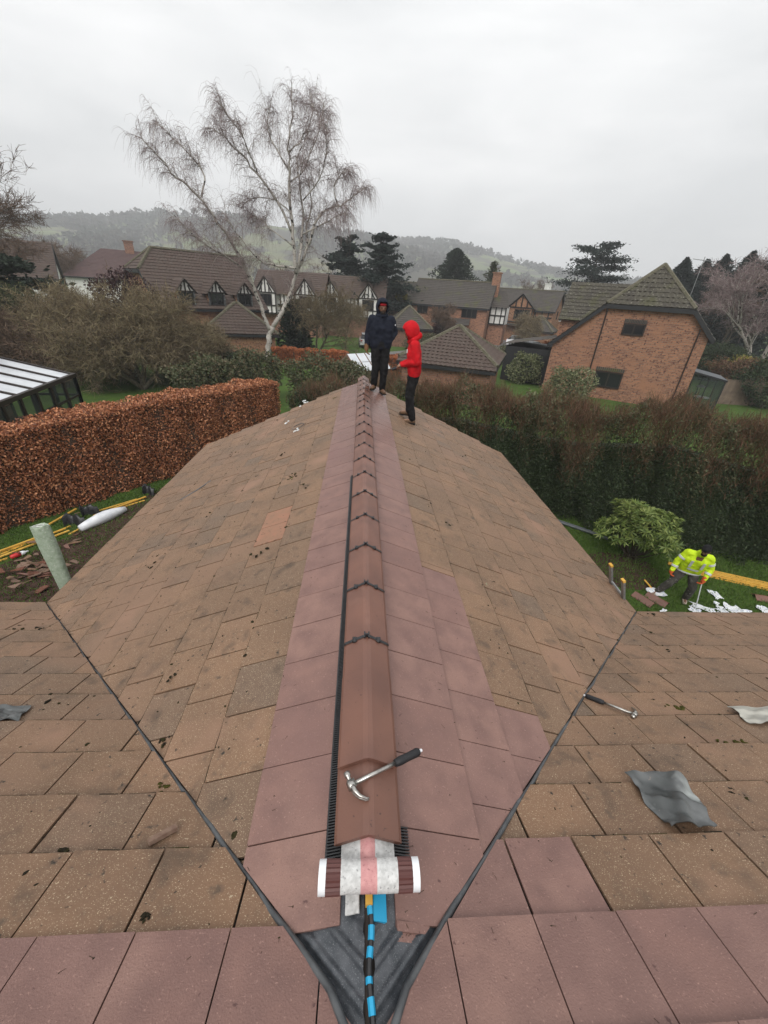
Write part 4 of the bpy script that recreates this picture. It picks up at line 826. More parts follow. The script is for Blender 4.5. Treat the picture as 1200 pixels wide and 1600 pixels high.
# evergreens
def conifer(lab, x, dist, top_y, rad, n, mat='conifer', droop=-.2, grp=None, name='conifer_tree', base=.02, shape=1.):
    top = at_d(x, top_y, dist); b = at_d(x, 470, dist)*A3(1, 1, 0); H = top[2]; t = thing(name, lab, 'tree', b, 0, grp); m = MB(); m.tube([b, b+A3(0, 0, H*.95)], [H*.02, .03], 6); m.build('trunk', 'bark', t)
    f = base+(1-base)*(1-np.sqrt(RS.rand(n))) if shape == 1. else RS.uniform(base, 1, n); a = RS.uniform(0, 6.28, n); prof_ = np.clip(1-f, 0, 1)**shape
    lay_ = 1+.34*np.sin(f*H*2.2+a*3+x)+.25*np.sin(a*7+f*20+x); rr = rad*prof_*lay_*RS.uniform(.25, 1.05, n); P = b+np.stack([np.cos(a)*rr, np.sin(a)*rr, f*H+droop*rr*.3], 1)
    d = np.stack([np.cos(a), np.sin(a), np.full(n, droop+.35)], 1)+RS.randn(n, 3)*.4; m = MB(); m.leaves(P, d, RS.uniform(.5, 1.3, n)*.62, .32); m.build('crown', mat, t)
conifer('broad dark green conifer behind the long brick house roof', 705, 88, 388, 7.0, 11000, shape=.6, base=.3)
conifer('narrow columnar yew beside the dark conifer', 763, 84, 408, 1.7, 2500, 'yew', shape=.35, base=.05)
for i, (x, ty, lab) in enumerate(((1050, 405, 'dark conifer directly behind the big brick house ridge'), (1082, 408, 'dark conifer, second from the brick house in the right row'), (1108, 400, 'dark conifer in the middle of the right row'), (1146, 395, 'tallest dark conifer of the row at right'), (1172, 425, 'dark conifer at the right end of the row'), (1090, 425, 'lower dark conifer filling the middle of the right row'), (1128, 430, 'lower dark conifer before the tallest of the right row'))):
    conifer(lab, x, 86+RS.uniform(-4, 4), ty-2, 8.0, 11000, 'pine', grp='conifers behind the brick house', shape=.92)
def plated(lab, x, dist, top_y, rad, nl, mat, seed, name, spread=1., b0=.25):
    r = np.random.RandomState(seed); top = at_d(x, top_y, dist); b = at_d(x, 470, dist)*A3(1, 1, 0); H = top[2]; t = thing(name, lab, 'tree', b); tm = MB(); tm.tube([b, b+A3(.1, 0, H*.5), b+A3(0, 0, H)], [.32, .2, .05], 7); m = MB()
    for i in range(nl):
        f = b0+(1-b0)*i/(nl-1); a = r.uniform(0, 6.28); R_ = rad*(1.05-.75*f)*r.uniform(.7, 1.15)*spread
        e = b+A3(math.cos(a)*R_, math.sin(a)*R_, f*H+r.uniform(0, .8)); tm.tube([b+A3(0, 0, f*H-.4), (b+e)/2+A3(0, 0, f*H*.5+.1), e], [.1, .07, .03], 5)
        n = 420; u = r.randn(n, 3)*A3(.42, .42, .07); w_ = r.uniform(.25, 1.1, n)[:, None]; P = b+A3(0, 0, f*H)+(e-b-A3(0, 0, f*H))*w_+u*R_*.62; P[:, 2] += .15*np.sin(P[:, 0]*3); d = r.randn(n, 3); d[:, 2] *= .4; m.leaves(P, d, r.uniform(.28, .6, n), .45)
    tm.build('trunk', 'bark', t); m.build('crown', mat, t)
plated('dark spreading cedar with flat layered branches against the sky', 915, 92, 386, 8.6, 30, 'pine', 5, 'cedar_tree', 1.1, .35)
plated('broad dark pine crown right of the birch', 592, 66, 376, 5.6, 34, 'pine', 7, 'pine_tree', 1., .3)
plated('dark pine crown directly behind the birch stems', 540, 70, 380, 5.6, 34, 'pine', 9, 'pine_tree', 1., .3)
plated('dark pine tree at the top right edge', 1200, 66, 392, 4.5, 16, 'pine', 13, 'pine_tree', .8, .4)
plated('dark evergreen at the left edge below the bare tree', -5, 40, 395, 4.2, 24, 'conifer', 15, 'evergreen_tree', 1.2, .15)
conifer('ivy clad dark evergreen column beside the birch trunk', 460, 44, 468, 1.7, 2600, 'conifer', shape=.3, base=.0, name='ivy_column')
# clipped orange hedges beyond, shrubs around gardens
for x0, x1, y, hh, lab in ((425, 468, 570, 1.3, 'small orange beech hedge right of the birch trunk'), (462, 505, 573, 1.3, 'middle orange beech hedge before the ivy column'), (500, 545, 576, 1.35, 'orange beech hedge beside the greenhouse'), (600, 690, 600, 1.9, 'orange brown beech hedge behind the two men')):
    a, b = gp(x0, y), gp(x1, y); a = a[:2]; b = b[:2]; t = thing('beech_hedge_low', lab, 'hedge', (a[0], a[1], 0), 0, 'orange hedges beyond the roof'); P, s, z, tp = hedge_points([a, b], [hh, hh], 1.2, 6500, .35, .1); m = MB(); m.leaves(P, RS.randn(len(P), 3), RS.uniform(.09, .17, len(P)), .6); m.build('foliage', 'beech_far', t); thick_core([a, b], [hh, hh], 1.2, .15).build('branch_core', 'twig_brown', t)
BL = [('evergreen_shrub', 'dark green shrub row left of the beech hedge end', 400, 575, 24, (1.5, 1.2, 1.0), 'mixed'), ('evergreen_shrub', 'green bush right of the copper hedge end', 490, 590, 22, (1.6, 1.3, 1.2), 'mixed'), ('evergreen_shrub', 'olive bush in front of the greenhouse', 545, 592, 21, (1.5, 1.2, .9), 'mixed'), ('evergreen_shrub', 'dark bush at the foot of the birch', 365, 575, 30, (1.8, 1.2, .9), 'laurel'), ('evergreen_shrub', 'green bush left of the birch foot', 330, 585, 26, (1.8, 1.2, .9), 'mixed'),
      ('golden_shrub', 'pale yellow variegated shrub against the big brick gable', 888, 610, 30, (1.7, 1.1, 1.4), 'variegated'), ('evergreen_shrub', 'rounded green shrub between the hip roof garage and brick house', 822, 575, 36, (1.4, 1.2, 1.2), 'variegated'), ('evergreen_shrub', 'dark clipped shrub left of the big brick gable', 847, 572, 38, (1.1, 1.1, 1.4), 'laurel'), ('red_shrub', 'small red shrub above the dark clipped bush by the brick gable', 852, 553, 42, (.9, .9, .9), 'beech_far'), ('evergreen_shrub', 'dark green bush beside the parked silver car', 805, 555, 46, (1.9, 1.4, 1.1), 'mixed'),
      ('golden_shrub', 'pale green bush in the tall hedge near the brick house', 840, 645, 15.5, (.9, .7, .7), 'variegated'), ('red_shrub', 'russet shrub in front of the hip roof garage', 690, 520, 62, (2.2, 1.5, 1.2), 'purple_leaf'), ('evergreen_shrub', 'green hedge bush before the small hip garage behind the red man', 662, 540, 52, (2.2, 1.2, 1.1), 'mixed'), ('yellow_bush', 'yellow topped clipped bush beyond the right fence', 1168, 575, 54, (2.6, 1.8, 1.0), 'yellow_leaf'), ('russet_bush', 'russet bush beyond the right fence', 1163, 582, 50, (3.2, 2., 1.1), 'twig_red'), ('evergreen_shrub', 'dark hedge bush behind the glass canopy', 1120, 568, 54, (4.5, 1.5, 1.7), 'laurel'), ('evergreen_shrub', 'dark shrub at the right edge beside the lawn', 1200, 600, 42, (2.2, 1.8, 1.7), 'laurel'),
      ('purple_shrub', 'dark purple leaved shrub left of the dormer house', 193, 468, 34, (1.8, 1.5, 1.6), 'purple_leaf'), ('yellow_bush', 'olive yellow bush below the left evergreen', 25, 490, 36, (2.2, 1.5, 1.5), 'yew'), ('evergreen_shrub', 'dark shrub below the left fruit tree', 330, 595, 24, (2.2, 1.2, 1.2), 'mixed'), ('evergreen_shrub', 'yellow green shrub beside the chimneyed house behind the dark man', 628, 465, 70, (1.0, 1., .9), 'yellow_leaf')]
for nm, lab, x, y, dd, r, mt in BL:
    c = at_d(x, y, dd); c[2] = max(c[2], r[2]*.75); blob(nm, lab, 'shrub', c, r, int(2600*max(r[0], 1)), .11*(1+dd/70), mt, asp=.55)
for i, (x, y, dd, w_) in enumerate(((30, 500, 33, 2.6), (75, 520, 30, 2.8), (110, 480, 36, 3.0))):
    blob('leafless_thicket', ('dense brown thicket at the left edge under the evergreen', 'dense brown thicket left of the fruit tree', 'high olive thicket below the plum roofed house')[i], 'shrub', at_d(x, y, dd)*A3(1, 1, 0)+A3(0, 0, 1.8), (w_, 1.8, 1.9), 3600, .3, 'twig_olive' if i == 2 else 'twig_brown', asp=.1, shell=.15)
# ------------------------------------------------------------------ houses
def slope(poly, gauge=.32, corr=0., colw=.3, lift=.05):
    P = [np.asarray(p, float) for p in poly]; U = nrm(P[1]-P[0]); N = nrm(np.cross(P[1]-P[0], P[2]-P[0]));
    if N[2] < 0: N = -N
    Vv = np.cross(N, U)
    if Vv[2] < 0: Vv = -Vv
    uv = [((p-P[0])@U, (p-P[0])@Vv) for p in P]; vm = max(v for _, v in uv); m = MB()
    def rng(v):
        xs_ = []
        for i in range(len(uv)):
            a, b = uv[i], uv[(i+1) % len(uv)]
            if abs(a[1]-b[1]) < 1e-6:
                if abs(a[1]-v) < 1e-6: xs_ += [a[0], b[0]]
            elif min(a[1], b[1])-1e-9 <= v <= max(a[1], b[1])+1e-9: xs_.append(a[0]+(b[0]-a[0])*(v-a[1])/(b[1]-a[1]))
        return (min(xs_), max(xs_)) if xs_ else (0, 0)
    nk = max(1, int(round(vm/gauge))); g = vm/nk
    for k in range(nk):
        va, vb = k*g, min((k+1)*g, vm-1e-4); a0, a1 = rng(va); b0, b1 = rng(vb); n = max(1, int((a1-a0)/colw*(2 if corr else 1)))
        f = np.linspace(0, 1, n+1); cz = corr*(np.arange(n+1) % 2) if corr else np.zeros(n+1); jit = RS.uniform(-.006, .006, n+1)*(1 if corr else .3)
        rows = []
        for (x0, x1, v, w_) in ((a0, a1, va, 0.), (a0, a1, va-.01, lift), (b0, b1, vb, .012)):
            rows.append([P[0]+U*(x0+(x1-x0)*f[i])+Vv*(v+jit[i])+N*(w_+(cz[i] if w_ else 0)) for i in range(n+1)])
        rn = np.repeat(RS.rand(1, n+1)*.7+RS.rand()*.3, 3, 0).ravel(); m.grid(np.array(rows), rn)
    return m
def window(par, o, ux, nz_, w_, h_, mat='brown_frame', mull=2, sill=False, glass='glass'):
    """o lower-left corner, ux along the wall, nz_ outward"""
    o, ux, nz_ = [np.asarray(q, float) for q in (o, ux, nz_)]; up = A3(0, 0, 1); m = MB(); t_ = min(.09, .12*w_); c = o+nz_*.03
    Bm = lambda a, b: m.beam(c+ux*a[0]+up*a[1], c+ux*b[0]+up*b[1], t_, .1, up=nz_)
    Bm((0, 0), (0, h_)); Bm((w_, 0), (w_, h_)); Bm((-t_/2, 0), (w_+t_/2, 0)); Bm((-t_/2, h_), (w_+t_/2, h_))
    for i in range(1, mull): Bm((w_*i/mull, 0), (w_*i/mull, h_))
    f = m.build('window', mat, par, local=True); m = MB(); p = o+nz_*.022; m.add([p, p+ux*w_, p+ux*w_+up*h_, p+up*h_], [(0, 1, 2, 3)] if np.dot(np.cross(ux, up), nz_) > 0 else [(3, 2, 1, 0)]); m.build('pane', glass, f, local=True)
def timbers(par, pts, nz_, th=.14):
    m = MB()
    for a, b in pts: m.beam(np.asarray(a, float)+np.asarray(nz_)*.03, np.asarray(b, float)+np.asarray(nz_)*.03, th, .08, up=nz_)
    m.build('timber_frame', 'beam', par, local=True)
def house(name, lab, org, rz, L, Wd, zeF, zeB, zr, yr=None, hipL=None, hipR=None, wall='brick0', roof='roof_grey', corr=0., gauge=.34, o=.3, colw=.3, wins=(), chim=(), ridge='ridge_mossy', cat='house', group=None, fasc=True, gab=None, oe=None):
    t = thing(name, lab, cat, (org[0], org[1], 0), rz, group); yr = Wd/2 if yr is None else yr; sF = (zr-zeF)/yr; sB = (zr-zeB)/(Wd-yr); hipL = zr if hipL is None else hipL; hipR = zr if hipR is None else hipR
    oe = o if oe is None else oe
    def yF(z): return (z-zeF)/sF
    def yB(z): return Wd-(z-zeB)/sB
    aL = (zr-hipL)/sF; aR = (zr-hipR)/sF; r0, r1 = -o+aL, L+o-aR; eF, eB = zeF-sF*oe, zeB-sB*oe; dz = .06
    if hipL <= zeF+.01: eL, yFl, yBl = eF, -oe, Wd+oe; r0 = -oe+(zr-eF)/sF
    else: eL, yFl, yBl = hipL, yF(hipL), yB(hipL)
    if hipR <= zeF+.01: eR, yFr, yBr = eF, -oe, Wd+oe; r1 = L+oe-(zr-eF)/sF
    else: eR, yFr, yBr = hipR, yF(hipR), yB(hipR)
    if r0 > r1-.05: r0, r1 = (r0+r1)/2-.03, (r0+r1)/2+.03
    A_ = lambda x, y, z: A3(x, y, z+dz)
    def uniq(p):
        r = [p[0]]
        for q in p[1:]:
            if np.linalg.norm(q-r[-1]) > 1e-3: r.append(q)
        return r[:-1] if np.linalg.norm(r[-1]-r[0]) < 1e-3 else r
    fr = uniq([A_(-o, -oe, eF), A_(L+o, -oe, eF), A_(L+o, yFr, eR), A_(r1, yr, zr), A_(r0, yr, zr), A_(-o, yFl, eL)]); bk = uniq([A_(L+o, Wd+oe, eB), A_(-o, Wd+oe, eB), A_(-o, yBl, eL), A_(r0, yr, zr), A_(r1, yr, zr), A_(L+o, yBr, eR)])
    rl = [fr, bk]
    if hipL < zr-.01: rl.append([A_(-o, yBl, eL), A_(-o, yFl, eL), A_(r0, yr, zr)])
    if hipR < zr-.01: rl.append([A_(L+o, yFr, eR), A_(L+o, yBr, eR), A_(r1, yr, zr)])
    for pl in rl: slope(pl, gauge, corr, colw).build('roof_slope', roof, t, local=True)
    m = MB(); V = []; ends = []
    for x, hz in ((0, hipL), (L, hipR)):
        hz = max(hz, max(zeF, zeB)) if hz > zeF+.01 else zeF
        e = [(x, 0, 0), (x, Wd, 0), (x, Wd, zeB)]+([(x, yB(hz), hz), (x, yF(hz), hz)] if hz > zeF+.01 else [(x, Wd, zeB), (x, 0, zeF)])+[(x, 0, zeF)]; ends.append(e)
    V = ends[0]+ends[1]; m.poly([tuple(range(6)), tuple(range(11, 5, -1))]+[(i, i+6, (i+1) % 6+6, (i+1) % 6) for i in range(6)], V); m.build('wall', wall, t, local=True, uv=True)
    m = MB(); up = A3(0, 0, .1)
    def cap(a, b, r=.13): m.tube([a+up*.4, b+up*.4], r, 6)
    if ridge:
        cap(A_(r0, yr, zr), A_(r1, yr, zr))
        for hp, x, r_, a, b, ez in ((hipL, -o, r0, yFl, yBl, eL), (hipR, L+o, r1, yFr, yBr, eR)):
            if hp < zr-.01: cap(A_(x, a, ez), A_(r_, yr, zr)); cap(A_(x, b, ez), A_(r_, yr, zr))
        m.build('ridge_cap', ridge, t, local=True)
    if fasc:
        m = MB()
        m.beam((-o, -oe, eF-.06), (L+o, -oe, eF-.06), .06, .2); m.beam((-o, Wd+oe, eB-.06), (L+o, Wd+oe, eB-.06), .06, .2)
        for x, hp, a, b, ez in ((-o, hipL, yFl, yBl, eL), (L+o, hipR, yFr, yBr, eR)):
            if hp > zeF+.01:
                m.beam((x, -oe, eF-.05), (x, a, ez-.05), .05, .24); m.beam((x, Wd+oe, eB-.05), (x, b, ez-.05), .05, .24)
                if hp < zr-.01: m.beam((x-.0, a, ez-.08), (x, b, ez-.08), .08, .26)
            else: m.beam((x, a, ez-.06), (x, b, ez-.06), .06, .2)
        m.build('fascia', 'fascia', t, local=True)
    for (f, x, z, w_, h_, *k) in wins:
        mu = k[0] if k else 2; fm = k[1] if len(k) > 1 else 'brown_frame'
        a = {'F': ((x, 0, z), (1, 0, 0), (0, -1, 0)), 'B': ((x, Wd, z), (1, 0, 0), (0, 1, 0)), 'L': ((0, x, z), (0, 1, 0), (-1, 0, 0)), 'R': ((L, x, z), (0, 1, 0), (1, 0, 0))}[f]; window(t, *a, w_, h_, fm, mu)
    for (x, y, s, h_, pot) in chim:
        m = MB(); m.box((x, y, h_/2+.5), (s, s*.8, h_-1)); m.box((x, y, h_), (s*1.2, s, .15)); ch = m.build('chimney', 'brick1' if wall == 'render' and pot != 2 else wall, t, local=True, uv=True)
        if pot: m = MB(); m.lathe((x, y, h_), [(.13, 0), (.11, .5), (.13, .55)], 8); m.build('chimney_pot', 'cream' if pot == 2 else 'ridge_tile', ch, local=True)
    return t
def L2(p, q): return np.asarray(q)[:2]-np.asarray(p)[:2]
# big brick house on the right: its half-hipped gable faces the viewer
bR = R(32); exR = A3(math.cos(bR), -math.sin(bR), 0); nR = A3(math.sin(bR), math.cos(bR), 0); OR = A3(CAM[0], 0, 0)+34*nR
rz = math.atan2(nR[1], nR[0]); org = OR+exR*4.75      # local x runs away from the viewer, local y runs to the left
HRT = house('brick_house', 'large brick house with half hipped mossy pantile roof beyond the dark hedge', org, rz, 11, 9.2, 4.75, 3.5, 8.55, 3.7, hipL=6.1, hipR=None, wall='brick0', roof='roof_mossy', corr=.045, gauge=.36, colw=.32, o=.25, oe=.28,
      wins=[('L', 3.68, 4.42, 1.25, .62, 2), ('L', 4.05, .86, 1.7, 1.0, 2)])
for y, z, w_ in ((4.3, 5.12, 1.35), (4.9, 1.95, 1.85)):
    m = MB()
    for i in range(14): m.box((-.02, y-.65*w_/1.35+w_*i/14+.05, z+.11), (.09, w_/17, .24))
    m.build('soldier_course', 'roof_grey', HRT, local=True)
m = MB(); m.tube([(-.08, 6.23, 0), (-.08, 6.23, 5.95)], .045, 6); m.build('drain_pipe', 'brown_frame', HRT, local=True); m = MB(); m.tube([(-.08, .62, 0), (-.08, .62, 5.1)], .04, 6); m.build('drain_pipe', 'brown_frame', HRT, local=True)
# its cross wing and lean-to on the left
o2 = OR+exR*(-4.45)+nR*1.0
slope([A3(1.0, 9.3, 3.3), A3(6.5, 9.3, 3.3), A3(6.5, 6.6, 5.4), A3(1.0, 6.6, 5.4)][::-1] if 0 else [A3(7.4, 13.4, 2.75), A3(1.6, 13.4, 2.75), A3(1.6, 9.2, 3.6), A3(7.4, 9.2, 3.6)], .36, .045, .32).build('porch_roof', 'roof_grey', HRT, local=True)
m = MB(); m.box((4.5, 11.2, 1.35), (5.4, 3.6, 2.7)); m.build('porch_wall', 'fascia', HRT, local=True, uv=True)
slope([A3(2.6, 9.6, 4.9), A3(2.6, 5.2, 4.9), A3(5.6, 5.2, 7.55), A3(5.6, 9.6, 7.55)], .36, .045, .32).build('wing_roof', 'roof_mossy', HRT, local=True)
slope([A3(8.6, 5.2, 4.9), A3(8.6, 9.6, 4.9), A3(5.6, 9.6, 7.55), A3(5.6, 5.2, 7.55)], .36, .045, .32).build('wing_roof', 'roof_mossy', HRT, local=True)
m = MB(); m.poly([(0, 1, 2, 3, 4)], [(2.9, 9.4, 0), (8.3, 9.4, 0), (8.3, 9.4, 5.0), (5.6, 9.4, 7.4), (2.9, 9.4, 5.0)]); m.poly([(3, 2, 1, 0)], [(2.9, 9.4, 0), (2.9, 5.5, 0), (2.9, 5.5, 5.0), (2.9, 9.4, 5.0)][::-1]); m.build('wing_wall', 'brick0', HRT, local=True, uv=True)
m = MB(); m.tube([(7.5, 1.2, 6.0), (7.5, 1.2, 9.6)], .025, 5); m.tube([(7.5, .5, 9.3), (7.5, 1.9, 9.45)], .02, 4)
for i in range(6): m.tube([(7.2, .6+.2*i, 9.32+.02*i), (7.8, .6+.2*i, 9.32+.02*i)], .012, 4)
m.build('aerial', 'aluminium', HRT, local=True)
# glass canopy on its right
a = OR+exR*4.9+nR*1.2; t = thing('glass_canopy', 'grey framed glass canopy beside the big brick house', 'conservatory', (a[0], a[1], 0), math.atan2(exR[1], exR[0])); t.scale = (.62, .8, .88)
m = MB()
for x in (.1, 1.6, 3.1):
    for y in (0, 3.4): m.beam((x, y, 0), (x, y, 2.75-.12*x), .1, .1)
for y in (0, 3.4): m.beam((0, y, 2.75), (3.2, y, 2.37), .1, .12)
for x in (0, 3.2): m.beam((x, 0, 2.75-.12*x), (x, 3.4, 2.75-.12*x), .1, .12)
m.build('frame', 'fascia', t, local=True)
m = MB(); m.box((1.6, 1.7, 2.62), (3.2, 3.4, .03), Matrix.Rotation(.119, 3, 'Y')); m.build('glass_roof', 'upvc_grey', t, local=True)
for x in (.1, 1.6): m = MB(); m.box((x+.75, 0, 1.25), (1.4, .015, 2.4)); m.build('pane', 'clear_glass', t, local=True)
m = MB(); m.box((3.12, 1.7, 1.2), (.015, 3.3, 2.3)); m.build('pane', 'clear_glass', t, local=True)
c = a+exR*1.2+nR*1.3; t = thing('garden_table', 'small white garden table inside the glass canopy', 'table', (c[0], c[1], 0)); m = MB(); m.lathe((0, 0, .7), [(.5, 0), (.5, .04)], 14); m.build('table_top', 'white_paint', t, local=True); m = MB(); m.lathe((0, 0, 0), [(.25, 0), (.05, .05), (.04, .7)], 8); m.build('leg', 'white_paint', t, local=True)
c = a+exR*1.0+nR*1.8; t = thing('table_lamp', 'white shaded lamp standing under the glass canopy', 'lamp', (c[0], c[1], 0)); m = MB(); m.lathe((0, 0, 0), [(.15, 0), (.03, .04), (.03, 1.35)], 8); m.build('stand', 'aluminium', t, local=True); m = MB(); m.lathe((0, 0, 1.3), [(.3, 0), (.28, .08), (.08, .18)], 14); m.build('lamp_shade', 'white_paint', t, local=True)
# fences at right
def fence(name, lab, a, b, h_, mat, bw=.15, post=1.8):
    a, b = np.asarray(a)[:2], np.asarray(b)[:2]; L = np.linalg.norm(b-a); t = thing(name, lab, 'fence', (a[0], a[1], 0), math.atan2(*(b-a)[::-1])); n = int(L/bw)
    for i in range(min(n, 110)): m = MB(); m.box((i*bw+bw/2, RS.uniform(-.006, .006), h_/2+RS.uniform(-.01, .01)), (bw*.94, .022, h_)); m.build('board', mat, t, local=True)
    for x in np.arange(0, L+.1, post): m = MB(); m.box((x, .06, h_/2+.04), (.1, .1, h_+.08)); m.build('post', mat, t, local=True)
    m = MB(); m.beam((0, 0, h_+.02), (L, 0, h_+.02), .06, .03); m.build('rail', mat, t, local=True)
fence('board_fence', 'grey weathered board fence beside the right lawn', at_d(1128, 612, 40), at_d(1187, 622, 42), 1.75, 'fence')
fence('boundary_fence', 'long rust brown board fence in front of the conifers', at_d(1100, 560, 58), at_d(1230, 562, 60), 2.1, 'fence_rust', .3, 2.4)
# hip roofed garage in the middle
gA = at_z(775, 580, 2.25); gB = at_z(661, 567, 2.25); gC = at_z(818, 565, 2.25)
u = nrm((gA-gB)*A3(1, 1, 0)); rz = math.atan2(u[1], u[0]); Lg = 6.2
cen = gA-u*Lg; house('hip_garage', 'brick garage with pyramid hip roof of dark pantiles beyond the hedge', cen+A3(-u[1], u[0], 0)*.3+u*.3, rz, Lg-.6, 6.8, 2.3, 2.3, 4.2, hipL=2.35, hipR=2.35, roof='roof_brown', corr=.045, gauge=.33, colw=.3, cat='garage', wall='brick1')
# dormer house on the left
rz = R(42); org = A3(-16.2, 36.6, 0)
HL = house('dormer_house', 'brick house with half hipped roof and three small dormers left of the birch', org, rz, 9.2, 9.0, 4.0, 4.0, 8.0, hipL=6.35, hipR=None, wall='brick2', roof='roof_brown', gauge=.34, corr=.02, colw=.3)
for i, x in enumerate((1.5, 4.1, 6.7)):
    m = MB(); m.box((x+.6, .9, 4.45), (1.3, 1.8, 1.3)); d = m.build('dormer', 'brick2', HL, local=True, uv=True)
    m = MB(); m.prism([(x-.1, -.06, 5.05), (x+1.3, -.06, 5.05), (x+.6, -.06, 5.85)], (0, -.06, 0)); m.build('gable_panel', 'render', d, local=True)
    m = MB()
    for a, b in (((x-.2, -.14, 5.0), (x+.6, -.14, 5.95)), ((x+1.4, -.14, 5.0), (x+.6, -.14, 5.95)), ((x+.6, -.1, 5.0), (x+.6, -.1, 5.8)), ((x-.1, -.1, 5.05), (x+1.3, -.1, 5.05)), ((x+.2, -.1, 5.05), (x+.35, -.1, 5.5)), ((x+1., -.1, 5.05), (x+.85, -.1, 5.5))): m.beam(a, b, .1, .06, up=(0, -1, 0))
    m.build('gable_frame', 'beam', d, local=True)
    for s in (-1, 1):
        e = x+.6+s*.9; m = slope([A3(e, -.3, 4.9), A3(e, 2.6, 4.9), A3(x+.6, 2.6, 5.95), A3(x+.6, -.3, 5.95)], .3, 0); m.build('dormer_roof', 'roof_brown', d, local=True)
    window(HL, (x+.05, -.02, 4.15), (1, 0, 0), (0, -1, 0), 1.1, .85, 'fascia', 2)
    for s in (0, 1): m = MB(); m.box((x-.08+s*1.36, -.06, 4.5), (.12, .05, 1.1)); m.build('cheek_flashing', 'lead', d, local=True)
# its garage in front
gA = at_z(313, 518, 2.3); gB = at_z(425, 521, 2.3); u = nrm((gB-gA)*A3(1, 1, 0)); house('side_garage', 'low brick garage with hipped tile roof in front of the dormer house', gA+u*.3+A3(-u[1], u[0], 0)*.3, math.atan2(u[1], u[0]), 5.6, 5.4, 2.35, 2.35, 4.3, hipL=2.35, hipR=2.35, wall='brick2', roof='roof_brown', gauge=.33, corr=.02, cat='garage')
# timbered houses behind the birch
def tudor(lab, x, d, ez, w_, rzd, mirror=False):
    p = at_d(x, 470, d)*A3(1, 1, 0); t = thing('timbered_house', lab, 'house', p, R(rzd)); m = MB(); m.box((0, 3, 1.3), (9, 6, 2.6)); m.build('ground_wall', 'brick1', t, local=True, uv=True)
    m = MB(); m.box((0, 3, 3.8), (9, 6, 2.4)); m.build('upper_wall', 'render', t, local=True)
    for pl in ([A3(-4.8, -.3, 4.9), A3(4.8, -.3, 4.9), A3(4.8, 3, 7.6), A3(-4.8, 3, 7.6)], [A3(4.8, 6.3, 4.9), A3(-4.8, 6.3, 4.9), A3(-4.8, 3, 7.6), A3(4.8, 3, 7.6)]): slope(pl, .35).build('roof_slope', 'roof_brown', t, local=True)
    m = MB(); m.prism([(-4.5, 0, 5.0), (-4.5, 6, 5.0), (-4.5, 3, 7.5)], (-.02, 0, 0)); m.prism([(4.5, 0, 5.0), (4.5, 6, 5.0), (4.5, 3, 7.5)], (.02, 0, 0)); m.build('gable_wall', 'brick1', t, local=True, uv=True)
    pts = []
    for gx in (-2.7, 2.5):
        m = MB(); m.box((gx, -.35, 3.8), (2.6, .7, 2.4)); m.prism([(gx-1.3, -.7, 5.0), (gx+1.3, -.7, 5.0), (gx, -.7, 6.7)], (0, -.8, 0)); b = m.build('gable_bay', 'render', t, local=True)
        for s in (-1, 1): slope([A3(gx+s*1.6, -.95, 4.75), A3(gx+s*1.6, 2., 4.75), A3(gx, 2., 6.85), A3(gx, -.95, 6.85)], .35).build('bay_roof', 'roof_brown', b, local=True)
        q = []
        for a, c in (((-1.3, 2.65), (-1.3, 5)), ((1.3, 2.65), (1.3, 5)), ((-.7, 2.65), (-.7, 3.5)), ((0, 2.65), (0, 3.5)), ((.7, 2.65), (.7, 3.5)), ((-1.3, 2.65), (1.3, 2.65)), ((-1.3, 5), (1.3, 5)), ((-1.3, 3.55), (1.3, 3.55)), ((0, 5), (0, 6.6)), ((-.9, 5), (-.3, 6.1)), ((.9, 5), (.3, 6.1)), ((-1.45, 4.9), (0, 6.75)), ((1.45, 4.9), (0, 6.75)), ((-.5, 5), (-.5, 5.8)), ((.5, 5), (.5, 5.8))): q.append(((gx+a[0], -.72, a[1]), (gx+c[0], -.72, c[1])))
        timbers(t, q, (0, -1, 0)); window(t, (gx-.75, -.72, 3.65), (1, 0, 0), (0, -1, 0), 1.5, 1.15, 'beam', 3)
    q = [((x_, 0, 2.65), (x_, 0, 5)) for x_ in (-4.4, -1., -.5, 0., .5, .95, 4.4)]+[((-4.5, 0, 2.65), (4.5, 0, 2.65)), ((-4.5, 0, 3.7), (4.5, 0, 3.7)), ((-1.3, 0, 3.7), (0, 0, 2.7)), ((1.2, 0, 3.7), (0, 0, 2.7))]; timbers(t, q, (0, -1, 0)); return t
tudor('half timbered white house with gables directly behind the birch trunk', 450, 60, 5, 9, -8); tudor('half timbered white house with gables left of the dark jacketed man', 548, 62, 5, 9, -8)
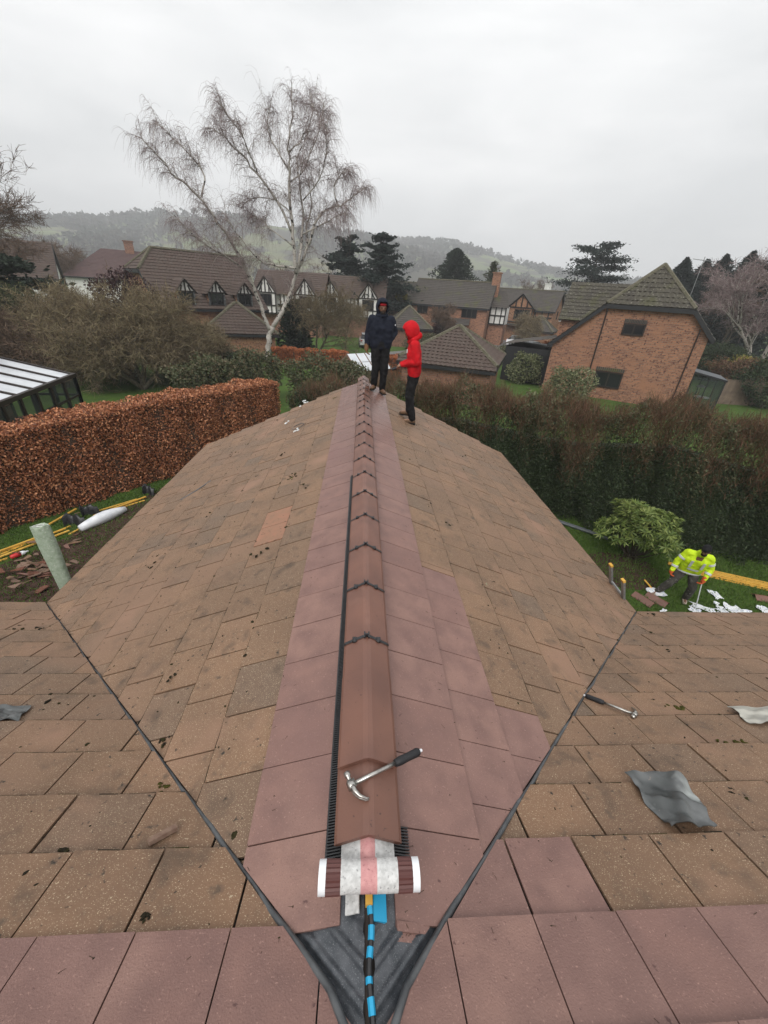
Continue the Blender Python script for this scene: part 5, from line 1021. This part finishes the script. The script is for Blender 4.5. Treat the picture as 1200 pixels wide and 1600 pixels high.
# long brick house in the centre and its neighbours
rz = R(-24); p = at_d(640, 500, 66)*A3(1, 1, 0)
HC = house('long_house', 'brick house with long dark roof and dark windows in the centre', p, rz, 11.2, 7.4, 4.9, 4.9, 7.9, wall='brick0', roof='roof_grey', wins=[('F', 1.1, 3.55, 1.5, 1.2, 2), ('F', 4.2, 3.5, 1.6, 1.2, 2), ('F', 7.7, 3.45, 2.1, 1.25, 3)], chim=[(11.3, 3.7, 1.1, 9.2, 0)], gauge=.34)
m = MB(); slope([A3(3.6, -1.3, 2.5), A3(9.2, -1.3, 2.5), A3(9., .1, 3.3), A3(3.8, .1, 3.3)], .3).build('porch_roof', 'roof_grey', HC, local=True); m.box((6.4, -.55, 1.2), (5, 1.1, 2.4)); m.build('porch_wall', 'brick1', HC, local=True, uv=True)
m = MB(); m.box((12.4, 4.4, 3.9), (2.3, 4, 2.3)); cw = m.build('timber_bay', 'render', HC, local=True); timbers(HC, [((11.35, 2.38, 2.8), (11.35, 2.38, 5)), ((12.1, 2.38, 2.8), (12.1, 2.38, 5)), ((12.9, 2.38, 2.8), (12.9, 2.38, 5)), ((13.5, 2.38, 2.8), (13.5, 2.38, 5)), ((11.3, 2.38, 3.9), (13.5, 2.38, 3.9)), ((11.3, 2.38, 2.8), (13.5, 2.38, 2.8))], (0, -1, 0), .16)
m = MB(); m.box((12.4, 4.5, 1.35), (2.2, 3.8, 2.7)); m.build('bay_wall', 'brick0', HC, local=True, uv=True); slope([A3(11.2, 2.0, 4.95), A3(13.9, 2.0, 4.95), A3(12.9, 4.4, 7.2), A3(11.2, 4.4, 7.2)], .34).build('bay_roof', 'roof_grey', HC, local=True)
m = MB(); m.lathe((11.3, 3.7, 9.2), [(.12, 0), (.12, .5), (.3, .62), (.3, .9), (.05, 1.0)], 8); m.build('chimney_cowl', 'aluminium', HC, local=True)
p = at_d(545, 500, 72)*A3(1, 1, 0); house('chimney_house', 'brick house with grey roof and tall chimney behind the dark jacketed man', p, R(-20), 10.5, 7, 4.9, 4.9, 7.4, wall='brick1', roof='roof_grey', chim=[(5.6, .1, 1.0, 8.4, 1)], wins=[('F', 8, 3.4, 1.2, 1.2, 2)])
gA = at_z(606, 509, 2.35); gB = at_z(672, 513, 2.35); u = nrm((gB-gA)*A3(1, 1, 0)); house('small_hip_garage', 'small hipped roof brick garage behind the two roofers', gA+u*.3+A3(-u[1], u[0], 0)*.3, math.atan2(u[1], u[0]), 5.0, 5.0, 2.4, 2.4, 4.5, hipL=2.4, hipR=2.4, wall='brick1', roof='roof_grey', cat='garage')
p = at_d(762, 500, 78)*A3(1, 1, 0); H3 = house('timber_gable_house', 'brick house with timber framed front gable beyond the grey tree', p, R(-34), 10.5, 7.2, 4.9, 4.9, 7.6, wall='brick2', roof='roof_grey', wins=[('R', 3.2, 3.6, .5, 1.2, 1)])
for s in (-1, 1): slope([A3(5.5+s*2.2, -1.3, 4.9), A3(5.5+s*2.2, 3.6, 4.9), A3(5.5, 3.6, 7.0), A3(5.5, -1.3, 7.0)], .34).build('bay_roof', 'roof_grey', H3, local=True)
m = MB(); m.box((5.5, -.4, 2.5), (3.9, 1.1, 5.)); m.prism([(3.55, -.95, 5), (7.45, -.95, 5), (5.5, -.95, 6.85)], (0, -1., 0)); m.build('gable_bay', 'brick2', H3, local=True, uv=True); timbers(H3, [((3.6, -.98, 2.7), (3.6, -.98, 5)), ((7.4, -.98, 2.7), (7.4, -.98, 5)), ((5.5, -.98, 5), (5.5, -.98, 6.8)), ((3.6, -.98, 5), (7.4, -.98, 5)), ((3.4, -.98, 4.9), (5.5, -.98, 6.9)), ((7.6, -.98, 4.9), (5.5, -.98, 6.9)), ((4.6, -.98, 5), (4.6, -.98, 6)), ((6.4, -.98, 5), (6.4, -.98, 6)), ((3.6, -.98, 2.9), (7.4, -.98, 2.9)), ((7.7, -.02, 2.6), (7.7, -.02, 4.9)), ((8.8, -.02, 2.6), (8.8, -.02, 4.9)), ((9.8, -.02, 2.6), (9.8, -.02, 4.9)), ((7.5, -.02, 3.8), (10.4, -.02, 3.8))], (0, -1, 0), .2)
window(H3, (4.6, -.96, 3.3), (1, 0, 0), (0, -1, 0), 2.4, 1.4, 'beam', 3); m = MB(); m.box((5.5, -1.3, 2.5), (3.6, 1.2, .3)); m.build('porch_roof', 'roof_grey', H3, local=True)
p = at_d(850, 500, 82)*A3(1, 1, 0); house('side_road_house', 'brick house with grey roof left of the big pantile roof', p, R(-30), 10, 7, 4.9, 4.9, 7.2, wall='brick2', roof='roof_grey', wins=[('F', 1.2, 3.3, 1.6, 1.3, 2, 'white_paint'), ('F', 5, 3.2, 1.8, 1.3, 2)])
gA = at_d(815, 503, 70)*A3(1, 1, 0); house('low_garage', 'low hipped garage roof in front of the side road house', gA, R(-30), 4.6, 4.6, 2.3, 2.3, 4.1, hipL=2.3, hipR=2.3, wall='brick2', roof='roof_grey', cat='garage')
p = at_d(838, 490, 120)*A3(1, 1, 0); house('white_house', 'white rendered house with grey roof far behind the brick houses', p, R(-25), 14, 8, 5.2, 5.2, 8.6, wall='render', roof='roof_grey', wins=[('F', 1, 3.2, 1.4, 1.4, 2), ('F', 4, 3.2, 1.4, 1.4, 2)], chim=[(-12, 4, 1.6, 10., 0), (1, 4, 1.6, 10.4, 0)] if 0 else [(1.2, 4, 1.6, 10.2, 2)])
p = at_d(115, 480, 95)*A3(1, 1, 0); HP = house('plum_roof_house', 'white walled bungalow with plum hipped roof and brick chimney far left', p, R(20), 21, 11, 5.4, 5.4, 9.7, hipL=5.4, hipR=None, wall='render', roof='roof_plum', ridge=None, chim=[(10, 5.4, 1.4, 11.2, 0)], o=.4)
m = MB(); m.box((17, 4.2, 9.3), (9, 4, .35)); m.build('dormer_top', 'white_paint', HP, local=True); m = MB(); m.box((17, 4.2, 8.2), (8.6, 3.8, 2)); m.build('dormer_wall', 'roof_plum', HP, local=True); window(HP, (15.5, 2.29, 7.9), (1, 0, 0), (0, -1, 0), 2.4, 1.2, 'fascia', 2)
p = at_d(18, 470, 70)*A3(1, 1, 0); house('white_gable_house', 'white gabled house half hidden by the evergreen at the left edge', p, R(100), 9, 7.5, 4.9, 4.9, 8.6, wall='render', roof='roof_brown', wins=[('R', 2, 3.3, 1.2, 1.2)], ridge=None) if 0 else house('white_gable_house', 'white gabled house half hidden by the evergreen at the left edge', p, R(28), 5.0, 7.5, 5.2, 5.2, 8.8, wall='render', roof='roof_brown', ridge=None)
# greenhouse beyond the ridge end
a = at_z(557, 580, 1.3); t = thing('greenhouse', 'small weathered wooden greenhouse with white glazed roof behind the ridge end', 'greenhouse', (a[0], a[1], 0), R(38))
m = MB(); Lw, Wg = 3.0, 2.3; m.box((Lw/2, Wg/2, .65), (Lw, Wg, 1.3)); m.build('wall', 'weathered_wood', t, local=True)
m = MB(); m.prism([(0, 0, 1.3), (0, Wg, 1.3), (0, Wg/2, 2.15)], (-.03, 0, 0)); m.prism([(Lw, 0, 1.3), (Lw, Wg, 1.3), (Lw, Wg/2, 2.15)], (.03, 0, 0)); m.build('gable', 'weathered_wood', t, local=True)
sl_ = [A3(0, -.08, 1.26), A3(Lw, -.08, 1.26), A3(Lw, Wg/2, 2.2), A3(0, Wg/2, 2.2)]; nn = nrm(np.cross(sl_[1]-sl_[0], sl_[2]-sl_[0]))
for i in range(4):
    f0, f1 = i/4, (i+1)/4
    for g0_, g1_ in ((0, .5), (.5, 1)):
        q = lambda f, g_: sl_[0]*(1-f)*(1-g_)+sl_[1]*f*(1-g_)+sl_[2]*f*g_+sl_[3]*(1-f)*g_
        m = MB(); m.prism([q(f0+.012, g0_+.012)+nn*.03, q(f1-.012, g0_+.012)+nn*.03, q(f1-.012, g1_-.012)+nn*.03, q(f0+.012, g1_-.012)+nn*.03], nn*.012); m.build('pane', 'poly_sheet', t, local=True)
m = MB()
for i in range(5): m.beam(sl_[0]*(1-i/4)+sl_[1]*i/4+nn*.03, sl_[3]*(1-i/4)+sl_[2]*i/4+nn*.03, .05, .06, up=nn)
m.build('glazing_bar', 'weathered_wood', t, local=True)
m = MB(); m.prism([(Lw, Wg+.08, 1.26), (0, Wg+.08, 1.26), (0, Wg/2, 2.2), (Lw, Wg/2, 2.2)], (0, .02, .03)); m.build('back_roof', 'weathered_wood', t, local=True)
# conservatory at the left edge
E1 = at_z(115, 587, 2.3); E2 = at_z(0, 632, 2.3); dv = nrm(E2-E1); E3 = E1+dv*7.2; inn = A3(dv[1], -dv[0], 0); inn = inn if inn[0] < 0 else -inn
t = thing('conservatory', 'conservatory with white roof panels and dark brown frame at the left edge', 'conservatory', (E1[0], E1[1], 0)); up = A3(0, 0, 1); RW, RZ = 2.6, .62
n = 8; nn = nrm(np.cross(dv, inn*RW+up*RZ)); nn = nn if nn[2] > 0 else -nn
for i in range(n):
    a, b = E1+dv*(7.2*i/n+.05), E1+dv*(7.2*(i+1)/n-.05); m = MB(); q = [a+nn*.03, b+nn*.03, b+inn*RW+up*RZ+nn*.03, a+inn*RW+up*RZ+nn*.03]; m.prism(q if np.dot(np.cross(q[1]-q[0], q[2]-q[0]), nn) > 0 else q[::-1], nn*.02); m.build('roof_panel', 'poly_sheet', t)
m = MB()
for i in range(n+1): a = E1+dv*(7.2*i/n); m.beam(a+nn*.04, a+inn*RW+up*RZ+nn*.04, .07, .09, up=nn)
m.beam(E1+nn*.02-dv*.1, E3+nn*.02, .14, .14); m.beam(E1+inn*RW+up*RZ+nn*.05, E3+inn*RW+up*RZ+nn*.05, .2, .16); m.build('glazing_bar', 'brown_frame', t)
for i in range(n+1): a = E1+dv*(7.2*i/n); m = MB(); m.beam(a*A3(1, 1, 0), a-up*.05, .1, .1); m.build('post', 'brown_frame', t)
for i in range(4): a = E1+inn*(RW*i/3); m = MB(); m.beam(a*A3(1, 1, 0), a+up*RZ*i/3, .1, .1); m.build('post', 'brown_frame', t)
m = MB(); m.beam(E1-up*.75, E3-up*.75, .06, .08); m.beam(E1-up*1.6, E3-up*1.6, .08, .1); m.beam(E1-up*.75, E1+inn*RW-up*.75, .06, .08); m.build('rail', 'brown_frame', t)
for i in range(n): a, b = E1+dv*(7.2*i/n+.06), E1+dv*(7.2*(i+1)/n-.06); m = MB(); m.prism([a-up*1.55, b-up*1.55, b-up*.1, a-up*.1], inn*.01); m.build('pane', 'clear_glass', t)
m = MB(); c = (E1+E3)/2+inn*RW; m.beam(E1+inn*(RW+.1), E3+inn*(RW+.1), .2, 4.6); m.build('house_wall', 'brick1', t, uv=True); m = MB(); m.beam(E1+dv*.0-up*2.0+inn*.1, E1+inn*RW-up*2.0, .25, .6); m.beam(E1-up*2.0, E3-up*2.0, .25, .6); m.build('base_wall', 'brick1', t, uv=True)
c = E1+dv*1.4+inn*1.1; t = thing('sofa', 'white sofa back inside the conservatory', 'sofa', (c[0], c[1], 0), math.atan2(dv[1], dv[0])); m = MB(); m.box((0, 0, .3), (1.8, .8, .35)); m.build('seat', 'white_paint', t, local=True); m = MB(); m.box((0, .38, .7), (1.8, .18, .7)); m.build('backrest', 'white_paint', t, local=True)
for s in (-1, 1): m = MB(); m.box((s*.85, 0, .45), (.16, .8, .7)); m.build('armrest', 'white_paint', t, local=True)
# cars
def car(lab, p, rzd, mat):
    t = thing('parked_car', lab, 'car', (p[0], p[1], .02), R(rzd), 'cars parked along the road'); m = MB(); st = [(-2.05, .35, .75), (-2.0, .3, .95), (-1.2, .28, 1.0), (.9, .28, .98), (1.7, .3, .85), (2.1, .35, .65)]
    V = [];
    for x, z0, z1 in st: V += [(x, -.82, z0), (x, .82, z0), (x, .86, (z0+z1)/2), (x, .76, z1), (x, -.76, z1), (x, -.86, (z0+z1)/2)]
    m.poly([(i*6+j, i*6+6+j, i*6+6+(j+1) % 6, i*6+(j+1) % 6) for i in range(5) for j in range(6)]+[tuple(range(6)), tuple(range(35, 29, -1))], V); m.build('body', mat, t, local=True)
    m = MB(); st = [(-1.85, .98, .98), (-1.45, .98, 1.42), (.1, .98, 1.48), (.95, .97, .99)]; V = []
    for x, z0, z1 in st: V += [(x, -.74, z0), (x, .74, z0), (x, .6, z1), (x, -.6, z1)]
    m.poly([(i*4+j, i*4+4+j, i*4+4+(j+1) % 4, i*4+(j+1) % 4) for i in range(3) for j in range(4)], V); m.build('windows', 'glass', t, local=True)
    m = MB(); m.box((-.65, 0, 1.46), (1.55, 1.16, .06)); m.build('roof', mat, t, local=True)
    for x in (-1.3, 1.35):
        for y in (-.8, .8): m = MB(); m.lathe((x, y-.1, .32), [(.32, 0), (.32, .2)], 14, (0, 1, 0)); w_ = m.build('wheel', 'tyre', t, local=True); m = MB(); m.lathe((x, y-.11, .32), [(.19, 0), (.19, .22)], 10, (0, 1, 0)); m.build('rim', 'aluminium', w_, local=True)
    for s in (-1, 1): m = MB(); m.box((-2.04, s*.66, .8), (.06, .22, .16)); m.build('tail_light', 'red_plastic', t, local=True); m = MB(); m.box((2.06, s*.6, .68), (.06, .3, .14)); m.build('headlight', 'glass', t, local=True)
car('small white hatchback parked left of the dark jacketed man', gp(572, 541), 92, 'car_white'); car('silver car parked beside the dark bush near the brick house', gp(833, 553), 20, 'car_silver'); car('far white car parked before the side road house', at_d(818, 512, 66)*A3(1, 1, 0), -20, 'car_white'); car('light car at the corner of the brick house, mostly hidden by shrubs', gp(835, 577), 30, 'car_silver')
# ------------------------------------------------------------------ people
def soft(o, vox, sm=5):
    r = o.modifiers.new('remesh', 'REMESH'); r.mode = 'VOXEL'; r.voxel_size = vox; r.use_smooth_shade = True
    s = o.modifiers.new('smooth', 'SMOOTH'); s.iterations = sm; s.factor = .5; return o
FT = bpy.data.textures.new('folds', 'CLOUDS'); FT.noise_scale = .085; FT.noise_depth = 1
def folds(o, st=.026):
    d = o.modifiers.new('folds', 'DISPLACE'); d.texture = FT; d.strength = st; d.mid_level = .5; d.texture_coords = 'LOCAL'; return o
def cap(m, a, b, ra, rb, n=12):
    a, b = np.asarray(a, float), np.asarray(b, float); d = nrm(b-a); P, r = [], []
    for f in (-1, -.8, -.45, 0): P.append(a+d*ra*f); r.append(ra*math.sqrt(max(1-f*f, .004)))
    for f in (0, .45, .8, 1): P.append(b+d*rb*f); r.append(rb*math.sqrt(max(1-f*f, .004)))
    m.tube(P, r, n)
def chain(m, pts, rad):
    for i in range(len(pts)-1): cap(m, pts[i], pts[i+1], rad[i], rad[i+1])
def hand(m, w, d, pn, curl=.6, s=1., thumb=1):
    """palm from wrist w along d, palm normal pn"""
    d = nrm(d); pn = nrm(np.asarray(pn)-d*(np.asarray(pn)@d)); sd = np.cross(d, pn)*thumb
    for q in (-.024, 0, .024): cap(m, w+d*.01+sd*q*.8, w+d*.075*s+sd*q*1.05, .016, .014, 8)
    for i, (q, L) in enumerate(((-.031, .062), (-.011, .078), (.01, .084), (.031, .076))):
        p = w+d*.085*s+sd*q; dd = d
        for k in range(3): dd = nrm(dd*math.cos(curl*.7)+pn*math.sin(curl*.7)); p2 = p+dd*L/3*1.15; cap(m, p, p2, .0095-.001*k, .009-.001*k, 6); p = p2; dd = nrm(dd+pn*curl*.4)
    p = w+d*.03+sd*.03; p2 = p+nrm(sd*.8+d*.6)*.042; p3 = p2+nrm(d*.8+pn*.5+sd*.2)*.034; cap(m, p, p2, .013, .011, 6); cap(m, p2, p3, .011, .009, 6)
def person(lab, loc, rz, J, o):
    """J joints in local metres (x right of the person, y forward, z up)"""
    t = thing('person', lab, 'person', loc, rz); J = {k: A3(*v) for k, v in J.items()}; hd, nk, ch, pv = J['head'], J['neck'], J['chest'], J['pelvis']; fw = nrm(A3(*o.get('face', (0, 1, 0)))); side = nrm(np.cross(fw, (0, 0, 1))); hu = np.cross(side, fw); Mh = np.stack([side, fw, hu], 1)
    m = MB(); m.ball(hd, (.076, .098, .115), 18, 14, Mh); m.ball(hd+fw*.03-hu*.055, (.056, .064, .06), 12, 8, Mh); cap(m, nk-A3(0, 0, .04), hd-hu*.06, .058, .056)
    m.ball(hd+fw*.1-hu*.015, (.014, .02, .026), 8, 6, Mh); m.ball(hd+fw*.093-hu*.062, (.026, .012, .008), 8, 6, Mh)
    for s in (-1, 1): m.ball(hd+side*s*.078-hu*.01, (.012, .022, .034), 8, 6, Mh); m.ball(hd+fw*.085+side*s*.033+hu*.025, (.022, .012, .01), 8, 6, Mh)
    chain(m, [pv, (pv+ch)/2, ch, nk-A3(0, 0, .06)], [.12, .115, .125, .07])
    for s in 'LR':
        cap(m, ch+A3(0, 0, .08), J['sh'+s], .09, .062); chain(m, [J['sh'+s], J['el'+s], J['wr'+s]], [.058, .043, .03]); chain(m, [J['hip'+s], J['kn'+s], J['an'+s]], [.088, .06, .042]); cap(m, pv, J['hip'+s], .11, .09)
        f = nrm(A3(*J['foot'+s])); cap(m, J['an'+s]-A3(0, 0, .03), J['an'+s]+f*.15-A3(0, 0, .05), .04, .03)
        if not o.get('pocket'+s): hand(m, J['wr'+s], J['hand'+s], J['palm'+s], o.get('curl', .6), 1., 1 if s == 'L' else -1)
    soft(m.build('body', o['skin'], t, local=True), .0075, 2)
    # eyes
    for s in (-1, 1): m2 = MB(); m2.ball(hd+fw*.09+side*s*.033+hu*.008, (.012, .008, .007), 8, 6, Mh); m2.build('eye', 'hair', t, local=True)
    # jacket
    m = MB(); dep = nrm(np.cross(J['shR']-J['shL'], (0, 0, 1))); lat = nrm(J['shR']-J['shL'])
    for s in (-.42, 0, .42): chain(m, [pv+lat*s*.26+A3(0, 0, o.get('hem', -.02)), (pv+ch)/2+lat*s*.28, ch+lat*s*.31, ch+lat*s*.28+A3(0, 0, .1)], [.125, .135, .135, .11])
    cap(m, ch+A3(0, 0, .12), nk+A3(0, .015, .015), .1, .092)
    for s in 'LR':
        cap(m, ch+A3(0, 0, .1), J['sh'+s], .1, .082); e = J['wr'+s]; chain(m, [J['sh'+s], J['el'+s]*.5+J['sh'+s]*.5, J['el'+s], e*.5+J['el'+s]*.5, e], [.082, .076, .064, .06, .046])
    jk = folds(soft(m.build('jacket', o['top'], t, local=True), .014, 4))
    for nm, mt, c, sz in o.get('prints', ()): m2 = MB(); m2.box(c, sz); m2.build(nm, mt, t, local=True)
    for nm, mt, pts in o.get('bands', ()):
        for (c, ax, r, w_) in pts: m2 = MB(); ax = nrm(ax); m2.lathe(A3(*c)-ax*w_/2, [(r, 0), (r+.003, .004), (r+.003, w_-.004), (r, w_)], 20, ax); m2.build(nm, mt, t, local=True)
    # trousers and boots
    m = MB()
    for s in 'LR': cap(m, pv+A3(0, 0, .04), J['hip'+s], .125, .112); chain(m, [J['hip'+s], J['hip'+s]*.45+J['kn'+s]*.55, J['kn'+s], J['kn'+s]*.45+J['an'+s]*.55, J['an'+s]-A3(0, 0, .0)], [.112, .098, .085, .082, .07])
    cap(m, pv+A3(0, 0, .1), pv, .13, .13); folds(soft(m.build('trousers', o['legs'], t, local=True), .014, 4), .03)
    for s in 'LR':
        f = nrm(A3(*J['foot'+s])); sd = np.cross(f, (0, 0, 1)); a = J['an'+s]; m = MB(); cap(m, a+A3(0, 0, .03), a-A3(0, 0, .045), .056, .05)
        for q in (-.016, .016): cap(m, a-f*.035-A3(0, 0, .052)+sd*q, a+f*.08-A3(0, 0, .052)+sd*q, .038, .036); cap(m, a+f*.08-A3(0, 0, .052)+sd*q, a+f*.17-A3(0, 0, .06)+sd*q*.8, .036, .028)
        bt = soft(m.build('boot', o['boot'], t, local=True), .008, 3); m = MB(); z = f*0+A3(0, 0, -.09); m.beam(a-f*.07+z, a+f*.195+z, .095, .016, up=(0, 0, 1)); m.build('sole', 'tyre', bt, local=True)
        gl = o.get('glove'+s) or o.get('glove')
        if gl: m = MB(); hand(m, J['wr'+s], J['hand'+s], J['palm'+s], o.get('curl', .6), 1.08, 1 if s == 'L' else -1); cap(m, J['wr'+s]-nrm(J['hand'+s])*.03, J['wr'+s]+nrm(J['hand'+s])*.05, .042, .038); g_ = m.build('glove', gl, t, local=True); md = g_.modifiers.new('d', 'DISPLACE'); md.strength = .006; md.mid_level = 0; soft(g_, .006, 1)
    if o.get('hood'):
        n, k = 26, 18; V = np.zeros((k, n, 3)); ctr = hd-fw*.018+hu*.012; keep = []
        for i in range(k):
            th = math.pi*(.0+i/(k-1)*.8)
            for j in range(n):
                a = 2*math.pi*j/n; d = A3(math.sin(th)*math.cos(a), math.sin(th)*math.sin(a), math.cos(th)); r = A3(.122, .145, .158); pk = 1+.1*max(0, -d[1])*max(0, d[2]+.3)
                V[i, j] = ctr+Mh@(d*r*pk)
        m = MB(); idx = np.arange(k*n).reshape(k, n); Q = []
        for i in range(k-1):
            for j in range(n):
                th = math.pi*((i+.5)/(k-1)*.8); a = 2*math.pi*(j+.5)/n; d = A3(math.sin(th)*math.cos(a), math.sin(th)*math.sin(a), math.cos(th))
                if d[1] > o.get('open', .62) and d[2] < .62: continue
                Q.append((idx[i, j], idx[i+1, j], idx[i+1, (j+1) % n], idx[i, (j+1) % n]))
        m.add(V.reshape(-1, 3), Q); h_ = m.build('hood', o['top'], t, local=True, smooth=True); sd_ = h_.modifiers.new('s', 'SOLIDIFY'); sd_.thickness = .022; sd_.offset = 0
        m = MB(); chain(m, [nk+lat*.09-dep*0, nk+fw*.08+A3(0, 0, .0), nk-lat*.09], [.05, .045, .05]); chain(m, [nk+lat*.09, nk-fw*.1+A3(0, 0, .02), nk-lat*.09], [.05, .07, .05]); soft(m.build('hood_collar', o['top'], t, local=True), .014, 4)
    if o.get('beard'): m = MB(); m.ball(hd+fw*.055-hu*.085, (.062, .05, .048), 12, 8, Mh, noise=.05); m.ball(hd+fw*.1-hu*.043, (.03, .01, .008), 8, 6, Mh); m.build('beard', 'hair', t, local=True)
    if o.get('cap'): nm, mt, c, r = o['cap']; m = MB(); m.ball(hd+Mh@A3(*c), r, 16, 10, Mh); m.build(nm, mt, t, local=True, smooth=True)
    return t
def roofz(x): return 4.17-TW*abs(x)+.012
# man in the navy jacket at the far end of the ridge, facing the viewer
px, py = .33, 8.95; z0 = roofz(px)
JD = dict(pelvis=(0, 0, .98), chest=(0, .0, 1.3), neck=(0, 0, 1.52), head=(-.0, .02, 1.66), shL=(-.2, 0, 1.45), shR=(.2, 0, 1.45), elR=(.28, -.03, 1.18), wrR=(.3, .03, .93), elL=(-.31, -.08, 1.2), wrL=(-.17, .09, 1.03), hipL=(-.1, 0, .93), hipR=(.1, 0, .93), knL=(-.1, .03, .5), knR=(.09, .02, .52), anL=(-.09, -.02, .07), anR=(.1, -.03, .16), footL=(-.1, 1, .0), footR=(.45, 1, .0), handL=(0, .3, -1), handR=(.02, .1, -1), palmL=(1, 0, 0), palmR=(-1, .2, 0))
person('man in navy hooded jacket and black trousers standing beside the ridge end', (px, py, z0+.02), R(180+8), JD, dict(skin='skin_dark', top='navy', legs='black_cloth', boot='boot', hood=True, open=.55, beard=True, face=(-.04, 1, -.12), pocketL=True, gloveR='glove_tan', cap=('head_band', 'red_dark', (0, .014, .06), (.079, .09, .035)), prints=[('arm_logo', 'logo', (-.279, .02, 1.36), (.012, .075, .03))]))
# glove on his lowered hand
# man in the red hoodie, seen from his left side, looking down at his hands
px, py = .93, 7.75; z0 = roofz(px)
JR = dict(pelvis=(0, 0, .97), chest=(0, .03, 1.29), neck=(0, .06, 1.5), head=(0, .13, 1.62), shL=(-.2, .04, 1.43), shR=(.2, .04, 1.43), elL=(-.26, -.03, 1.14), wrL=(-.15, .23, 1.08), elR=(.26, -.02, 1.13), wrR=(.15, .24, 1.05), hipL=(-.1, 0, .92), hipR=(.1, 0, .92), knL=(-.1, .05, .5), knR=(.1, .03, .5), anL=(-.1, -.04, .08), anR=(.12, .02, .18), footL=(-.1, 1, 0), footR=(.2, 1, 0), handL=(.5, .9, -.25), handR=(-.3, .9, -.45), palmL=(.4, 0, -1), palmR=(-.4, 0, -1))
RED = person('man in bright red hoodie and black trousers standing on the right slope', (px, py, z0+.015), R(85), JR, dict(skin='skin', top='red_cloth', legs='black_cloth', boot='boot', hood=True, open=.66, beard=True, face=(0, .86, -.5), curl=.9, prints=[('chest_print', 'logo', (-.1, .163, 1.31), (.12, .012, .05))]))
p = A3(px, py, z0)+np.array(Matrix.Rotation(R(85), 3, 'Z'))@A3(.02, .36, .98); t = thing('cordless_tool', 'small dark power tool held by the man in red', 'tool', p); m = MB(); m.tube([p+A3(.05, 0, .03), p+A3(-.06, 0, -.01)], [.032, .026], 8); m.build('motor', 'grip', t); m = MB(); m.tube([p+A3(0, 0, .02), p+A3(.03, 0, -.13)], [.02, .022], 8); m.build('handle', 'boot', t)
# man in yellow on the lawn
p0 = gp(1052, 934)
JH = dict(pelvis=(0, .02, .88), chest=(-.02, .1, 1.19), neck=(-.03, .17, 1.4), head=(-.04, .24, 1.53), shL=(-.22, .12, 1.32), shR=(.19, .12, 1.33), elL=(-.33, .12, 1.06), wrL=(-.27, .24, .84), elR=(.31, .13, 1.06), wrR=(.34, .2, .83), hipL=(-.1, .02, .84), hipR=(.1, .02, .84), knL=(-.2, .1, .46), knR=(.22, .1, .46), anL=(-.22, -.02, .09), anR=(.36, .04, .09), footL=(.1, 1, 0), footR=(.6, .8, 0), handL=(.1, .25, -1), handR=(.05, .2, -1), palmL=(1, 0, 0), palmR=(-1, 0, 0))
tw_ = nrm(JH['elL'] if 0 else A3(1, 0, 0)); sp_ = nrm(A3(-.02, .09, .32))
MAN = person('man in yellow high visibility jacket and black beanie working on the lawn', (p0[0], p0[1], 0), R(150), JH, dict(skin='skin_dark', top='hivis', legs='grey_cloth', boot='shoe', beard=True, face=(.35, .8, -.45), hem=-.02, glove='glove_orange', curl=1.0, cap=('beanie', 'black_cloth', (0, -.012, .045), (.09, .11, .09)),
    bands=[('reflective_band', 'reflective', [((.32, .165, .94), nrm(A3(.34, .2, .83)-A3(.31, .13, 1.06)), .066, .05), ((-.3, .175, .96), nrm(A3(-.27, .24, .84)-A3(-.33, .12, 1.06)), .066, .05), ((.255, .125, 1.18), nrm(A3(.31, .13, 1.06)-A3(.19, .12, 1.33)), .08, .05), ((-.28, .12, 1.18), nrm(A3(-.33, .12, 1.06)-A3(-.22, .12, 1.32)), .08, .05)])]))
def oval_band(par, c, rx, ry, h_, ax):
    m = MB(); n = 28; ax = nrm(ax); u = nrm(A3(1, 0, 0)-ax*ax[0]); v = np.cross(ax, u); P = np.array([[A3(*c)+u*rx*math.cos(a)+v*ry*math.sin(a)+ax*z for a in np.linspace(0, 2*math.pi, n)] for z in (-h_/2, h_/2)]); m.grid(P); m.build('reflective_band', 'reflective', par, local=True)
oval_band(MAN, (-.005, .05, 1.0), .252, .150, .05, sp_); oval_band(MAN, (0, .02, .83), .243, .140, .035, (0, 0, 1))
for s in (-1, 1):
    m = MB(); m.box((s*.11-.02, .256, 1.13), (.05, .008, .2), Matrix.Rotation(-.28, 3, 'X')); m.build('brace_band', 'reflective', MAN, local=True)
q = A3(p0[0], p0[1], 0)+np.array(Matrix.Rotation(R(150), 3, 'Z'))@A3(-.26, .27, .72); e = gp(1086, 953, .02); t = thing('pry_bar', 'long thin tool held by the man in yellow, reaching the grass', 'tool', (e[0], e[1], 0)); m = MB(); m.tube([q+(q-e)*.12, e], .011, 6); m.build('bar', 'white_plastic', t)
# ------------------------------------------------------------------ damp winter air
m = MB(); m.box((0, 650, 78), (3200, 1760, 160)); hz = m.build('haze', 'grass'); hz['kind'] = 'stuff'; hz['label'] = 'thin pale winter mist hanging over the far hill'; hz['category'] = 'haze'
hm = bpy.data.materials.new('haze'); hm.use_nodes = True; hm.node_tree.nodes.clear(); ho = hm.node_tree.nodes.new('ShaderNodeOutputMaterial'); hv = hm.node_tree.nodes.new('ShaderNodeVolumePrincipled'); hv.inputs['Color'].default_value = (.96, .98, 1, 1); hv.inputs['Density'].default_value = .00085; hv.inputs['Anisotropy'].default_value = .0
hm.node_tree.links.new(hv.outputs[0], ho.inputs['Volume']); hz.data.materials.clear(); hz.data.materials.append(hm)
